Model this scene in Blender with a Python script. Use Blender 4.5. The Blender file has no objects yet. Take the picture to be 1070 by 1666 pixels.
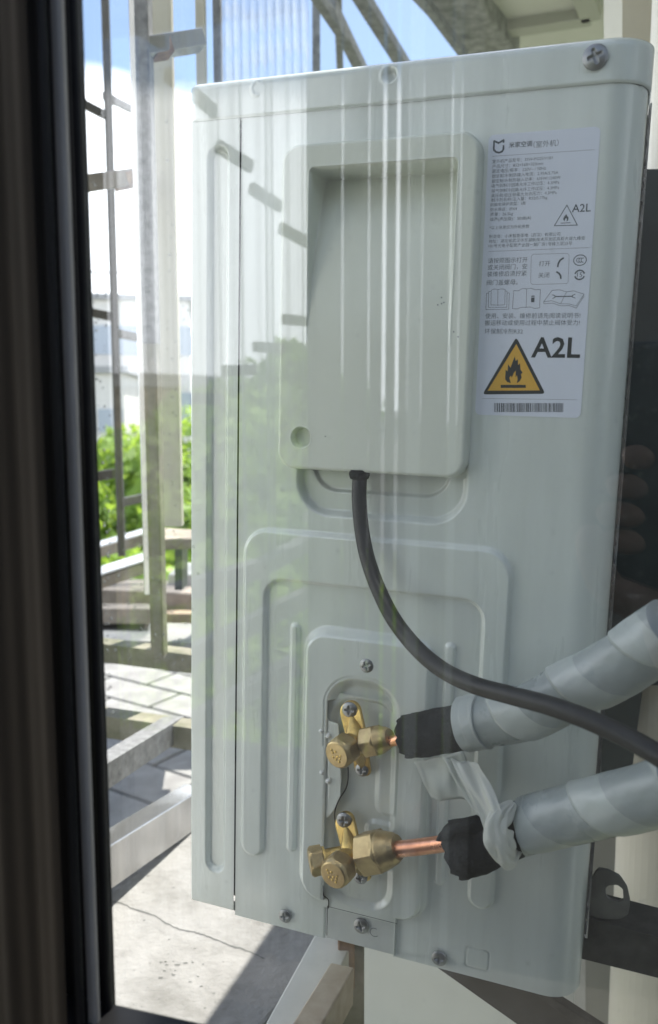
import bpy, math, random
import numpy as np
from mathutils import Vector, Matrix
random.seed(7); RNG=np.random.default_rng(7)
SC=bpy.context.scene; COL=SC.collection
# ------------------------------------------------------------------ camera, world, sun, exposure
F=1336.; PIT=math.radians(6.7)
cam=bpy.data.cameras.new('camera'); camo=bpy.data.objects.new('camera',cam); COL.objects.link(camo)
camo.location=(0,0,0); camo.rotation_euler=(math.pi/2-PIT,0,0)
cam.sensor_fit='VERTICAL'; cam.sensor_height=36; cam.lens=36*F/1666; cam.clip_start=.01; cam.clip_end=2000
cam.dof.use_dof=True; cam.dof.focus_distance=.53; cam.dof.aperture_fstop=10
SC.camera=camo
SC.view_settings.view_transform='Standard'; SC.view_settings.look='None'; SC.view_settings.gamma=1
SC.view_settings.exposure=2.25
FW=np.array([0,math.cos(PIT),-math.sin(PIT)]); UP=np.array([0,math.sin(PIT),math.cos(PIT)]); RT=np.array([1.,0,0])
def ray(px,py): return (px-535)/F*RT-(py-833)/F*UP+FW
def nz(v): v=np.asarray(v,float); return v/np.linalg.norm(v)
# frame of the outdoor unit's service side (its own slight lean included)
eX=-nz(ray(-3250,540)); eZ=-nz(ray(312,9800)); eZ=nz(eZ-(eZ@eX)*eX); eN=np.cross(eX,eZ)
A0=ray(1040,130)*.5
def hitA(A,px,py,w=0):
    d=ray(px,py); return d*(((A+eN*w)@eN)/(d@eN))
A0=A0*.55/np.linalg.norm(hitA(A0,310,145)-hitA(A0,309,1470))
ORG=hitA(A0,309,1470)
def fu(px,py,w=0):
    "picture direction -> (u,v) in mm on the plane w mm in front of the unit's side"
    q=hitA(A0,px,py,w/1000)-ORG; return (q@eX*1000,q@eZ*1000)
def P3(px,py,w): u,v=fu(px,py,w); return np.array([u,v,w],float)
SUNDIR=nz(.07*eX+1.0*np.array([0,0,1])-.42*eN)
elev=math.asin(SUNDIR[2]); azim=math.atan2(SUNDIR[0],SUNDIR[1])
world=bpy.data.worlds.new('World'); SC.world=world; world.use_nodes=True
nt=world.node_tree; nt.nodes.clear(); N=nt.nodes; L=nt.links
out=N.new('ShaderNodeOutputWorld'); bg=N.new('ShaderNodeBackground'); bg.inputs[1].default_value=.13
sky=N.new('ShaderNodeTexSky'); sky.sky_type='NISHITA'; sky.sun_disc=False; sky.sun_elevation=elev; sky.sun_rotation=azim
tc=N.new('ShaderNodeTexCoord'); mp=N.new('ShaderNodeMapping'); mp.inputs['Scale'].default_value=(1,1,2.4); mp.inputs['Location'].default_value=(.7,1.9,.25)
no=N.new('ShaderNodeTexNoise'); no.inputs['Scale'].default_value=2.1; no.inputs['Detail'].default_value=8; no.inputs['Roughness'].default_value=.52
sx=N.new('ShaderNodeSeparateXYZ'); lo=N.new('ShaderNodeMapRange')
lo.inputs[1].default_value=.31; lo.inputs[2].default_value=.37; lo.inputs[3].default_value=.32; lo.inputs[4].default_value=-.17
ad=N.new('ShaderNodeMath'); ad.operation='ADD'; cr=N.new('ShaderNodeMapRange'); cr.inputs[1].default_value=.40; cr.inputs[2].default_value=.60
mx=N.new('ShaderNodeMix'); mx.data_type='RGBA'; mx.inputs[7].default_value=(5.5,5.7,6.05,1)
L.new(tc.outputs['Generated'],mp.inputs[0]); L.new(mp.outputs[0],no.inputs[0]); L.new(tc.outputs['Generated'],sx.inputs[0]); L.new(sx.outputs[2],lo.inputs[0])
L.new(no.outputs[0],ad.inputs[0]); L.new(lo.outputs[0],ad.inputs[1]); L.new(ad.outputs[0],cr.inputs[0]); L.new(cr.outputs[0],mx.inputs[0])
br=N.new('ShaderNodeVectorMath'); br.operation='SCALE'; br.inputs[3].default_value=.42
L.new(sky.outputs[0],br.inputs[0]); L.new(br.outputs[0],mx.inputs[6]); L.new(mx.outputs[2],bg.inputs[0]); L.new(bg.outputs[0],out.inputs[0])
sl=bpy.data.lights.new('sun','SUN'); sl.energy=2.7; sl.angle=math.radians(.5); sl.color=(1,.95,.88)
so=bpy.data.objects.new('sun',sl); COL.objects.link(so); so.rotation_euler=Vector(SUNDIR).to_track_quat('Z','Y').to_euler()
SC.render.engine='CYCLES'; SC.cycles.max_bounces=10; SC.cycles.transparent_max_bounces=16; SC.cycles.use_denoising=True

# ------------------------------------------------------------------ materials
MATS={}
def mat(name,col,rough=.5,metal=0,noise=0,nscale=30,bump=0,bscale=200,col2=None,coat=0,trans=None,stretch=None,spec=.5,bdist=.001,lo_=.35,hi_=.65):
    if name in MATS: return MATS[name]
    m=bpy.data.materials.new(name); m.use_nodes=True; t=m.node_tree; b=t.nodes['Principled BSDF']
    b.inputs['Base Color'].default_value=(*col,1); b.inputs['Roughness'].default_value=rough; b.inputs['Metallic'].default_value=metal
    b.inputs['Coat Weight'].default_value=coat; b.inputs['Specular IOR Level'].default_value=spec
    tcn=t.nodes.new('ShaderNodeTexCoord'); mpn=t.nodes.new('ShaderNodeMapping'); t.links.new(tcn.outputs['Object'],mpn.inputs[0])
    if stretch: mpn.inputs['Scale'].default_value=stretch
    if noise or col2:
        n=t.nodes.new('ShaderNodeTexNoise'); n.inputs['Scale'].default_value=nscale; n.inputs['Detail'].default_value=6; n.inputs['Roughness'].default_value=.6
        t.links.new(mpn.outputs[0],n.inputs[0])
        r=t.nodes.new('ShaderNodeMapRange'); r.inputs[1].default_value=lo_; r.inputs[2].default_value=hi_; t.links.new(n.outputs[0],r.inputs[0])
        x=t.nodes.new('ShaderNodeMix'); x.data_type='RGBA'
        c2=col2 or tuple(min(1,c*(1-noise)) for c in col)
        x.inputs[6].default_value=(*col,1); x.inputs[7].default_value=(*c2,1); t.links.new(r.outputs[0],x.inputs[0]); t.links.new(x.outputs[2],b.inputs['Base Color'])
        rr=t.nodes.new('ShaderNodeMapRange'); rr.inputs[3].default_value=max(.02,rough-.08); rr.inputs[4].default_value=min(1,rough+.1)
        t.links.new(n.outputs[0],rr.inputs[0]); t.links.new(rr.outputs[0],b.inputs['Roughness'])
    if bump:
        n=t.nodes.new('ShaderNodeTexNoise'); n.inputs['Scale'].default_value=bscale; n.inputs['Detail'].default_value=4
        t.links.new(mpn.outputs[0],n.inputs[0]); bp=t.nodes.new('ShaderNodeBump'); bp.inputs['Strength'].default_value=bump; bp.inputs['Distance'].default_value=bdist
        t.links.new(n.outputs[0],bp.inputs['Height']); t.links.new(bp.outputs[0],b.inputs['Normal'])
    if trans: b.inputs['Transmission Weight'].default_value=trans
    MATS[name]=m; return m
M_paint=mat('powder_coated_steel',(.71,.765,.725),.28,noise=.13,nscale=38,bump=.10,bscale=900,bdist=.0004,coat=1.0,stretch=(1,.10,1),spec=.8)
M_paint.node_tree.nodes['Principled BSDF'].inputs['Coat Roughness'].default_value=.14
M_cover=mat('moulded_plastic',(.66,.70,.62),.42,noise=.05,nscale=14,bump=.12,bscale=1500,bdist=.0003)
M_galv=mat('painted_plate',(.62,.655,.635),.42,noise=.10,nscale=60,bump=.1,bscale=700,bdist=.0004)
M_zinc=mat('zinc_screw',(.40,.41,.42),.30,metal=.9,noise=.35,nscale=500,bump=.2,bscale=900,bdist=.0004)
M_brass=mat('cast_brass',(.74,.52,.17),.30,metal=.9,col2=(.46,.32,.11),nscale=120,bump=.5,bscale=700,bdist=.0007)
M_brass2=mat('dull_brass_nut',(.56,.43,.22),.36,metal=.85,col2=(.38,.28,.14),nscale=90,bump=.3,bscale=900,bdist=.0005)
M_copper=mat('copper',(.88,.44,.28),.28,metal=.95,col2=(.58,.25,.15),nscale=90,bump=.15,bscale=500,bdist=.0004)
M_foam=mat('black_rubber_foam',(.018,.020,.022),.9,noise=.4,nscale=60,bump=1,bscale=420,bdist=.0012,spec=.2)
M_cable=mat('black_cable_sheath',(.007,.008,.009),.5,noise=.3,nscale=200,bump=.2,bscale=700,bdist=.0003)
M_black=mat('black_gap',(.008,.008,.008),.8)
M_label=mat('label_stock',(.72,.76,.85),.38,noise=.02,nscale=50)
M_ink=mat('grey_ink',(.10,.115,.13),.5); M_ink2=mat('black_ink',(.025,.03,.032),.45); M_yel=mat('warning_yellow',(.72,.42,.06),.45); M_inkL=mat('pale_ink',(.36,.39,.43),.5)
M_ss=mat('stainless_steel',(.56,.56,.56),.24,metal=.9,noise=.3,nscale=25,bump=.15,bscale=60,bdist=.001,stretch=(1,1,.15))
M_sswarm=mat('weathered_tube',(.27,.24,.20),.45,metal=.35,col2=(.14,.12,.10),nscale=14,bump=.3,bscale=200)
M_dustsS=mat('dusty_steel',(.24,.24,.24),.55,metal=.3,col2=(.14,.14,.14),nscale=90,bump=.4,bscale=220)
M_moss=mat('stained_steel',(.25,.23,.18),.6,metal=.2,col2=(.13,.13,.08),nscale=22,bump=.4,bscale=120)
M_cream=mat('cream_paint',(.50,.47,.38),.55,noise=.06,nscale=10,bump=.1,bscale=100)
M_thin=mat('brown_grille_bar',(.10,.09,.075),.5,metal=.4,noise=.25,nscale=40)
M_conc=mat('concrete_slab',(.245,.24,.23),.88,col2=(.13,.125,.115),nscale=15,bump=.9,bscale=130,bdist=.003,lo_=.46,hi_=.78)
M_stone=mat('rough_stone',(.30,.26,.22),.85,col2=(.19,.16,.13),nscale=18,bump=.5,bscale=120,bdist=.003)
M_paver=mat('pale_paver',(.27,.27,.26),.8,col2=(.19,.185,.18),nscale=12,bump=.4,bscale=90,bdist=.002)
M_joint=mat('paver_joint',(.10,.10,.095),.9)
M_brick=mat('tan_brick',(.33,.25,.18),.85,col2=(.22,.16,.11),nscale=30,bump=.5,bscale=120)
M_wallg=mat('grey_render',(.40,.39,.37),.8,noise=.15,nscale=6,bump=.3,bscale=90,bdist=.002)
M_pvc=mat('cream_drainpipe',(.75,.69,.59),.4,noise=.08,nscale=9)
M_dk=mat('dark_steel_angle',(.085,.083,.078),.5,metal=.3,col2=(.05,.05,.048),nscale=60,bump=.3,bscale=300)
M_sheet=mat('white_sheet',(.85,.85,.83),.6,noise=.10,nscale=5)
M_frame=mat('black_aluminium',(.008,.008,.009),.38,noise=.2,nscale=40,spec=.2)
M_frame2=mat('grey_seal_strip',(.23,.225,.215),.55,noise=.25,nscale=60,bump=.2,bscale=300,stretch=(1,1,.2))
M_curt=mat('brown_curtain',(.045,.034,.023),.9,col2=(.02,.016,.011),nscale=20,stretch=(1,1,.1),spec=.2)
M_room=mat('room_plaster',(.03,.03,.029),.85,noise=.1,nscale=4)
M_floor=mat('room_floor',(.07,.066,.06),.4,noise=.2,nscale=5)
M_soff=mat('soffit_render',(.60,.60,.54),.8,noise=.1,nscale=5,bump=.3,bscale=30,bdist=.004)
M_rail=mat('rust_and_orange_light',(.34,.22,.13),.7,metal=.2,col2=(.20,.13,.09),nscale=80)
M_teal=mat('dark_panel',(.035,.050,.052),.35,noise=.3,nscale=20)
M_skin=mat('skin',(.34,.21,.16),.5,noise=.1,nscale=60,bump=.2,bscale=300)
M_phone=mat('black_phone',(.02,.02,.022),.25)
M_far=mat('far_wall',(.72,.70,.68),.8,noise=.1,nscale=.6); M_farw=mat('far_glass',(.38,.43,.50),.3); M_tan=mat('tan_wall',(.52,.40,.24),.8,noise=.15,nscale=.8)
M_roofg=mat('far_roof',(.36,.36,.37),.8)
M_bark=mat('bark',(.10,.075,.05),.9,noise=.4,nscale=8,bump=.6,bscale=20,bdist=.02)
M_lawn=mat('grass_ground',(.13,.15,.09),.9,noise=.4,nscale=2,bump=.4,bscale=20,bdist=.05)
def leafmat(name,c1,c2):
    m=mat(name,c1,.55,col2=c2,nscale=1.5); b=m.node_tree.nodes['Principled BSDF']
    t=m.node_tree; tr=t.nodes.new('ShaderNodeBsdfTranslucent'); tr.inputs[0].default_value=(c1[0]*1.8,c1[1]*1.7,c1[2],1)
    ms=t.nodes.new('ShaderNodeMixShader'); ms.inputs[0].default_value=.35; o=t.nodes['Material Output']
    t.links.new(b.outputs[0],ms.inputs[1]); t.links.new(tr.outputs[0],ms.inputs[2]); t.links.new(ms.outputs[0],o.inputs[0]); return m
M_leaf=leafmat('lime_leaves',(.27,.40,.08),(.10,.17,.03)); M_leaf2=leafmat('deep_leaves',(.17,.28,.05),(.08,.14,.025))
def tapemat(name,c1,rough=.32,transl=.0,alpha=1):
    m=mat(name,c1,rough,noise=.10,nscale=40,bump=.6,bscale=75,bdist=.0016,stretch=(1,1,.5)); t=m.node_tree; b=t.nodes['Principled BSDF']; o=t.nodes['Material Output']
    if transl:
        tr=t.nodes.new('ShaderNodeBsdfTranslucent'); tr.inputs[0].default_value=(*c1,1); ms=t.nodes.new('ShaderNodeMixShader'); ms.inputs[0].default_value=transl
        t.links.new(b.outputs[0],ms.inputs[1]); t.links.new(tr.outputs[0],ms.inputs[2]); last=ms
        if alpha<1:
            tp=t.nodes.new('ShaderNodeBsdfTransparent'); tp.inputs[0].default_value=(.85,.87,.84,1); m2=t.nodes.new('ShaderNodeMixShader'); m2.inputs[0].default_value=alpha
            t.links.new(tp.outputs[0],m2.inputs[1]); t.links.new(ms.outputs[0],m2.inputs[2]); last=m2
        t.links.new(last.outputs[0],o.inputs[0])
    return m
M_tape=tapemat('grey_vinyl_tape',(.32,.355,.355),.27); M_tapeL=tapemat('stretched_vinyl_tape',(.43,.465,.455),.3)
M_film=tapemat('translucent_film',(.80,.83,.80),.35,.45,.80); M_film2=tapemat('twisted_film',(.84,.85,.80),.38,.4,.88)
def glassmat():
    m=bpy.data.materials.new('window_glass'); m.use_nodes=True; t=m.node_tree; t.nodes.clear()
    o=t.nodes.new('ShaderNodeOutputMaterial'); tp=t.nodes.new('ShaderNodeBsdfTransparent'); tp.inputs[0].default_value=(.965,.975,.97,1)
    g=t.nodes.new('ShaderNodeBsdfGlossy'); g.inputs['Roughness'].default_value=.0
    fr=t.nodes.new('ShaderNodeFresnel'); fr.inputs[0].default_value=1.5
    mu=t.nodes.new('ShaderNodeMath'); mu.operation='MULTIPLY'; mu.inputs[1].default_value=1.45
    ge=t.nodes.new('ShaderNodeNewGeometry'); tcn=t.nodes.new('ShaderNodeTexCoord')
    ms=t.nodes.new('ShaderNodeMixShader')
    # IOR seen from either side the same: use facing-angle curve
    lw=t.nodes.new('ShaderNodeLayerWeight'); lw.inputs[0].default_value=.5
    pw=t.nodes.new('ShaderNodeMath'); pw.operation='POWER'; pw.inputs[1].default_value=4
    ma=t.nodes.new('ShaderNodeMath'); ma.operation='MULTIPLY_ADD'; ma.inputs[1].default_value=.9; ma.inputs[2].default_value=.088
    t.links.new(lw.outputs['Facing'],pw.inputs[0]); t.links.new(pw.outputs[0],ma.inputs[0])
    t.links.new(ma.outputs[0],ms.inputs[0]); t.links.new(tp.outputs[0],ms.inputs[1]); t.links.new(g.outputs[0],ms.inputs[2])
    # thin dust film: faint vertical wipe streaks and specks
    df=t.nodes.new('ShaderNodeBsdfDiffuse'); df.inputs[0].default_value=(.6,.62,.6,1)
    mpn=t.nodes.new('ShaderNodeMapping'); mpn.inputs['Scale'].default_value=(60,60,1.5); n=t.nodes.new('ShaderNodeTexNoise'); n.inputs['Scale'].default_value=1.3; n.inputs['Detail'].default_value=5
    t.links.new(tcn.outputs['Object'],mpn.inputs[0]); t.links.new(mpn.outputs[0],n.inputs[0])
    r=t.nodes.new('ShaderNodeMapRange'); r.inputs[1].default_value=.45; r.inputs[2].default_value=.8; r.inputs[4].default_value=.012; t.links.new(n.outputs[0],r.inputs[0])
    n2=t.nodes.new('ShaderNodeTexNoise'); n2.inputs['Scale'].default_value=420; n2.inputs['Detail'].default_value=1; t.links.new(tcn.outputs['Object'],n2.inputs[0])
    r2=t.nodes.new('ShaderNodeMapRange'); r2.inputs[1].default_value=.74; r2.inputs[2].default_value=.80; r2.inputs[4].default_value=.10; t.links.new(n2.outputs[0],r2.inputs[0])
    a=t.nodes.new('ShaderNodeMath'); a.operation='ADD'; t.links.new(r.outputs[0],a.inputs[0]); t.links.new(r2.outputs[0],a.inputs[1])
    ms2=t.nodes.new('ShaderNodeMixShader'); t.links.new(a.outputs[0],ms2.inputs[0]); t.links.new(ms.outputs[0],ms2.inputs[1]); t.links.new(df.outputs[0],ms2.inputs[2])
    t.links.new(ms2.outputs[0],o.inputs[0]); return m
M_glass=glassmat()
def dropmat():
    m=bpy.data.materials.new('water_drop'); m.use_nodes=True; b=m.node_tree.nodes['Principled BSDF']
    b.inputs['Transmission Weight'].default_value=1; b.inputs['Roughness'].default_value=.02; b.inputs['IOR'].default_value=1.33; return m
M_drop=dropmat()

# ------------------------------------------------------------------ object helpers
def tag(o,label=None,cat=None,group=None,kind=None):
    if label: o['label']=label
    if cat: o['category']=cat
    if group: o['group']=group
    if kind: o['kind']=kind
    return o
def mk(name,V,Fc,m,parent=None,smooth=False):
    me=bpy.data.meshes.new(name); V=np.asarray(V,float)
    if isinstance(Fc,np.ndarray):
        nf,k=Fc.shape; me.vertices.add(len(V)); me.vertices.foreach_set('co',V.ravel().astype(np.float32))
        me.loops.add(nf*k); me.loops.foreach_set('vertex_index',Fc.ravel().astype(np.int32))
        me.polygons.add(nf); me.polygons.foreach_set('loop_start',np.arange(0,nf*k,k,dtype=np.int32)); me.update(calc_edges=True)
    else: me.from_pydata(V.tolist(),[],[tuple(int(i) for i in f) for f in Fc]); me.update()
    for x in (m if isinstance(m,(list,tuple)) else [m]): me.materials.append(x)
    if smooth: me.polygons.foreach_set('use_smooth',[True]*len(me.polygons))
    o=bpy.data.objects.new(name,me); COL.objects.link(o)
    if parent: o.parent=parent
    return o
def empty(name,loc=(0,0,0),M=None,parent=None):
    o=bpy.data.objects.new(name,None); COL.objects.link(o); o.empty_display_size=.05
    if M is not None: o.matrix_world=M
    else: o.location=loc
    if parent: o.parent=parent
    return o
class MB:
    def __init__(s): s.V=[];s.F=[]
    def add(s,V,Fc):
        b=len(s.V); s.V+= [tuple(map(float,v)) for v in V]; s.F+=[tuple(i+b for i in f) for f in Fc]; return s
    def build(s,name,m,parent=None,smooth=False,bevel=0,scale=1.):
        o=mk(name,np.array(s.V)*scale,s.F,m,parent,smooth)
        if bevel:
            b=o.modifiers.new('b','BEVEL'); b.width=bevel; b.segments=2; b.limit_method='ANGLE'
        return o
def beam(p0,p1,w,h,up=(0,0,1)):
    "rectangular bar from p0 to p1; w sideways, h along up"
    p0=np.asarray(p0,float);p1=np.asarray(p1,float); d=nz(p1-p0); up=np.asarray(up,float); s=nz(np.cross(d,up)); u=np.cross(s,d)
    V=[p+s*a*w/2+u*b*h/2 for p in (p0,p1) for a,b in ((-1,-1),(1,-1),(1,1),(-1,1))]
    return V,[(3,2,1,0),(4,5,6,7),(0,1,5,4),(1,2,6,5),(2,3,7,6),(3,0,4,7)]
def extr(pts,d):
    "polygon (3d points) extruded by vector d"
    n=len(pts); d=np.asarray(d,float); V=[np.asarray(p,float) for p in pts]+[np.asarray(p,float)+d for p in pts]
    return V,[tuple(range(n-1,-1,-1)),tuple(range(n,2*n))]+[(i,(i+1)%n,n+(i+1)%n,n+i) for i in range(n)]
def basis(d):
    d=nz(d); a=np.array([0,0,1.]) if abs(d[2])<.9 else np.array([1.,0,0]); s=nz(np.cross(d,a)); return d,s,np.cross(s,d)
def lathe(p0,d,prof,n=40,hexf=None,phase=0,caps=True):
    "profile [(t,r)] about axis d from p0; hexf: indices of rings whose radius is limited by a hexagon of that inradius"
    d,s,u=basis(d); V=[];Fc=[]
    for k,(t,r) in enumerate(prof):
        for i in range(n):
            a=2*math.pi*i/n; rr=r
            if hexf:
                b=((a+phase)%(math.pi/3))-math.pi/6; rr=min(r,hexf/math.cos(b)) if r>0 else 0
            V.append(np.asarray(p0)+d*t+(s*math.cos(a)+u*math.sin(a))*rr)
    for k in range(len(prof)-1):
        for i in range(n): j=(i+1)%n; Fc.append((k*n+i,k*n+j,(k+1)*n+j,(k+1)*n+i))
    if caps: Fc.append(tuple(range(n-1,-1,-1))); Fc.append(tuple((len(prof)-1)*n+i for i in range(n)))
    return V,Fc
def spline(pts,n):
    pts=np.asarray(pts,float); m=len(pts); t=np.linspace(0,m-1,n); out=[]
    for x in t:
        i=min(int(x),m-2); f=x-i; p0=pts[max(i-1,0)];p1=pts[i];p2=pts[i+1];p3=pts[min(i+2,m-1)]
        out.append(.5*((2*p1)+(p2-p0)*f+(2*p0-5*p1+4*p2-p3)*f*f+(3*p1-p0-3*p2+p3)*f**3))
    return np.array(out)
def sweep(path,rad,n=24,rf=None,caps=True):
    "tube along path; rad number or array; rf(s,theta)->radius multiplier"
    path=np.asarray(path); m=len(path); T=np.gradient(path,axis=0); T/=np.linalg.norm(T,axis=1)[:,None]
    a=np.array([0,1.,0]) if abs(T[0][1])<.9 else np.array([1.,0,0]); s=nz(np.cross(T[0],a)); V=[]
    L_=np.concatenate([[0],np.cumsum(np.linalg.norm(np.diff(path,axis=0),axis=1))])
    for k in range(m):
        s=nz(s-(s@T[k])*T[k]); u=np.cross(T[k],s); r=rad[k] if hasattr(rad,'__len__') else rad
        for i in range(n):
            th=2*math.pi*i/n; q=r*(rf(L_[k],th) if rf else 1); V.append(path[k]+(s*math.cos(th)+u*math.sin(th))*q)
    Fc=[(k*n+i,k*n+(i+1)%n,(k+1)*n+(i+1)%n,(k+1)*n+i) for k in range(m-1) for i in range(n)]
    if caps: Fc+=[tuple(range(n-1,-1,-1)),tuple((m-1)*n+i for i in range(n))]
    return V,Fc
# unit space: (u,v,w) mm -> world through this matrix
UM=Matrix(((eX[0],eZ[0],eN[0],ORG[0]),(eX[1],eZ[1],eN[1],ORG[1]),(eX[2],eZ[2],eN[2],ORG[2]),(0,0,0,1)))
def W3(q): q=np.asarray(q,float)/1000; return ORG+eX*q[0]+eZ*q[1]+eN*q[2]
class Frame(MB):
    "MB whose points are given in unit mm; origin offset for the owning empty"
    def __init__(s,org=(0,0,0)): super().__init__(); s.o=np.asarray(org,float)
    def build(s,name,m,parent=None,smooth=False,bevel=0):
        V=(np.array(s.V)-s.o)/1000; o=mk(name,V,s.F,m,parent,smooth)
        if bevel:
            b=o.modifiers.new('b','BEVEL'); b.width=bevel/1000; b.segments=2; b.limit_method='ANGLE'
        return o
def uempty(name,org=(0,0,0)):
    M=UM.copy(); M.translation=Vector(W3(org)); return empty(name,M=M)
def at(px,py,Y): d=ray(px,py); return d*(Y/d[1])          # picture direction, world depth Y
def fl(px,py,z): d=ray(px,py); return d*(z/d[2])          # picture direction, world height z

# ------------------------------------------------------------------ heightfield tools for pressed sheet metal
def rr(U,V,u0,u1,v0,v1,r):
    cx,cy=(u0+u1)/2,(v0+v1)/2; r=min(r,(u1-u0)/2,(v1-v0)/2)
    qx=np.abs(U-cx)-(u1-u0)/2+r; qy=np.abs(V-cy)-(v1-v0)/2+r
    return np.hypot(np.maximum(qx,0),np.maximum(qy,0))+np.minimum(np.maximum(qx,qy),0)-r
def sm(d,b):  # 0 outside, 1 inside; transition width b centred on the outline
    t=np.clip(.5-d/b,0,1); return t*t*(3-2*t)
def sheet(name,su,sv,hf,m,parent,ulo=None,uhi=None,vhi=None,vlo=None,cut=None,w0=0):
    "grid sheet in unit mm. ulo/uhi/vhi/vlo=(position,radius): beyond it the sheet bends back round that radius"
    U,V=np.meshgrid(su,sv); H=hf(U,V)
    X=U.copy();Y=V.copy();Wd=np.zeros_like(U)
    def wrap(S,lo,r,sgn):
        e=np.maximum((S-lo)*sgn,0); a=np.minimum(e/r,math.pi/2); rest=np.maximum(e-r*math.pi/2,0)
        return a,r*np.sin(a),r*(1-np.cos(a))+rest
    NX=np.zeros_like(U);NY=np.zeros_like(U);NW=np.ones_like(U)
    for spec,axis,sg in ((uhi,0,1),(ulo,0,-1),(vhi,1,1),(vlo,1,-1)):
        if spec is None: continue
        lo,r=spec; S=U if axis==0 else V; a,dx,dw=wrap(S,lo,r,sg); msk=(S-lo)*sg>0
        if axis==0: X=np.where(msk,lo+sg*dx,X); NX=np.where(msk,sg*np.sin(a),NX)
        else: Y=np.where(msk,lo+sg*dx,Y); NY=np.where(msk,sg*np.sin(a),NY)
        Wd=Wd-np.where(msk,dw,0); NW=NW*np.where(msk,np.cos(a),1)
    Pt=np.stack([X+NX*H,Y+NY*H,w0+Wd+NW*H],-1).reshape(-1,3)/1000
    ny,nx=U.shape; I=np.arange(nx*ny).reshape(ny,nx)
    Fc=np.stack([I[:-1,:-1],I[:-1,1:],I[1:,1:],I[1:,:-1]],-1).reshape(-1,4)
    if cut is not None:
        uc=(U[:-1,:-1]+U[1:,1:])/2; vc=(V[:-1,:-1]+V[1:,1:])/2; Fc=Fc[~cut(uc,vc).ravel()]
    return mk(name,Pt,Fc,m,parent,smooth=True)

# ------------------------------------------------------------------ glass plane
GA=math.radians(16); gx=np.array([math.cos(GA),-math.sin(GA),0]); gn=np.array([-math.sin(GA),-math.cos(GA),0]); gz=np.array([0,0,1.])
GD=.262
def gp(px,py,off=0): d=ray(px,py); return d*((GD-off)/(-(d@gn)))      # point on the plane 'off' metres in front of the glass
def g2(a,b,z): return gx*a-gn*b+gz*z                                   # a: right along window, b: forward through window
def mirror(p): p=np.asarray(p,float); s=-(p@gn)-GD; return p+gn*2*s    # reflect a point in the glass
def mr(px,py,b):                                                        # the real point whose reflection appears in that direction at virtual forward distance b
    d=ray(px,py); return mirror(d*(b/(-(d@gn))))

# ================================================================== SETTING: ground, sky line, far buildings
g=MB(); g.add([(-400,-400,-4.2),(400,-400,-4.2),(400,600,-4.2),(-400,600,-4.2)],[(0,1,2,3)])
tag(g.build('ground',M_lawn),kind='structure')
# terrace of pale pavers beyond the grille, seen through the bottom bars
cA=nz(np.array([855.,1336.,0])); cB=nz(np.array([-1336.,855.,0]))       # cage axes: away-right, away-left
ZT=-.95
t0=fl(240,1250,ZT)
ter=MB(); q=[t0-cA*1.1+cB*2.2,t0-cA*1.1-cB*.45,t0+cA*1.75-cB*.45,t0+cA*1.75+cB*2.2]
ter.add(*extr([p+np.array([0,0,-.012]) for p in q],(0,0,-.25)))
terr=tag(ter.build('terrace',M_joint),kind='structure')
pm=None; rw=.16; ln=.34
for r in range(18):
    for c in range(13):
        o_=(.5 if r%2 else 0)
        ctr=t0-cA*1.1+cA*(rw*(r+.5))+cB*(ln*(c-6+o_)); 
        if abs((ctr-t0)@cB)>2.05 or (ctr-t0)@cB<-.28: continue
        if pm is None:
            b=MB(); b.add(*beam(-cB*(ln/2-.006),cB*(ln/2-.006),rw-.012,.02)); o=b.build('paver',M_paver,terr,bevel=.003); pm=o
        else: o=pm.copy(); COL.objects.link(o); o.parent=terr
        o.location=ctr+np.array([0,0,-.009+random.uniform(-.0015,.0015)])
# ledge slab beneath the unit
ZS=-.5
def flu(u,n): # point on ledge plane given unit side coordinate u (m) and distance along the unit length n (m, + toward camera)
    p=ORG+eX*u+eN*n; return np.array([p[0],p[1],ZS])
led=MB(); l0,l1=fl(188,1408,ZS),fl(310,1330,ZS); dl=nz(l1-l0)
L0=l0-dl*.5; L1=l0+dl*1.6; side=nz(np.cross(dl,[0,0,1]))
rt=(fl(490,1600,ZS)-l0)@side
pts=[L0,L1,L1+side*rt*.99,L0+side*rt]
nseg=60
def crack(t): # (along dl, across)
    return 0
led.add(*extr([np.array(p) for p in pts][::-1],(0,0,-.035)))
tag(led.build('concrete_ledge',M_conc,bevel=.004),kind='structure')
ck=MB(); cpx=[(118,1470),(190,1468),(215,1478),(248,1488),(268,1500),(290,1511),(318,1517),(340,1524),(372,1537),(398,1545),(430,1560)]
cp=spline([fl(x,y,ZS+.0004) for x,y in cpx],70); cw=.0004+.0009*RNG.random(70); jit=(RNG.random(70)-.5)*.0016
Vc=[];
for i,p in enumerate(cp): Vc+= [p+cA*0+np.array([0,1,0])*(jit[i]-cw[i]),p+np.array([0,1,0])*(jit[i]+cw[i])]
ck.add(Vc,[(2*i,2*i+2,2*i+3,2*i+1) for i in range(69)]); tag(ck.build('crack',M_joint),kind='structure')
pit=MB(); rg=np.random.default_rng(9)
for i in range(44):
    c_=fl(rg.normal(275,60),rg.uniform(1420,1650),ZS+.0003) if i>12 else fl(rg.normal(282,14),rg.normal(1567,10),ZS+.0003)
    r_=rg.uniform(.0003,.0015)*(1.6 if i<=12 else 1); n_=7; a_=rg.random()*6; pit.add([c_+np.array([math.cos(a_+k*.9)*r_*rg.uniform(.5,1.5),math.sin(a_+k*.9)*r_*.6,0]) for k in range(n_)],[tuple(range(n_))])
o=pit.build('surface_pits',M_joint); tag(o,kind='stuff')
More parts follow.
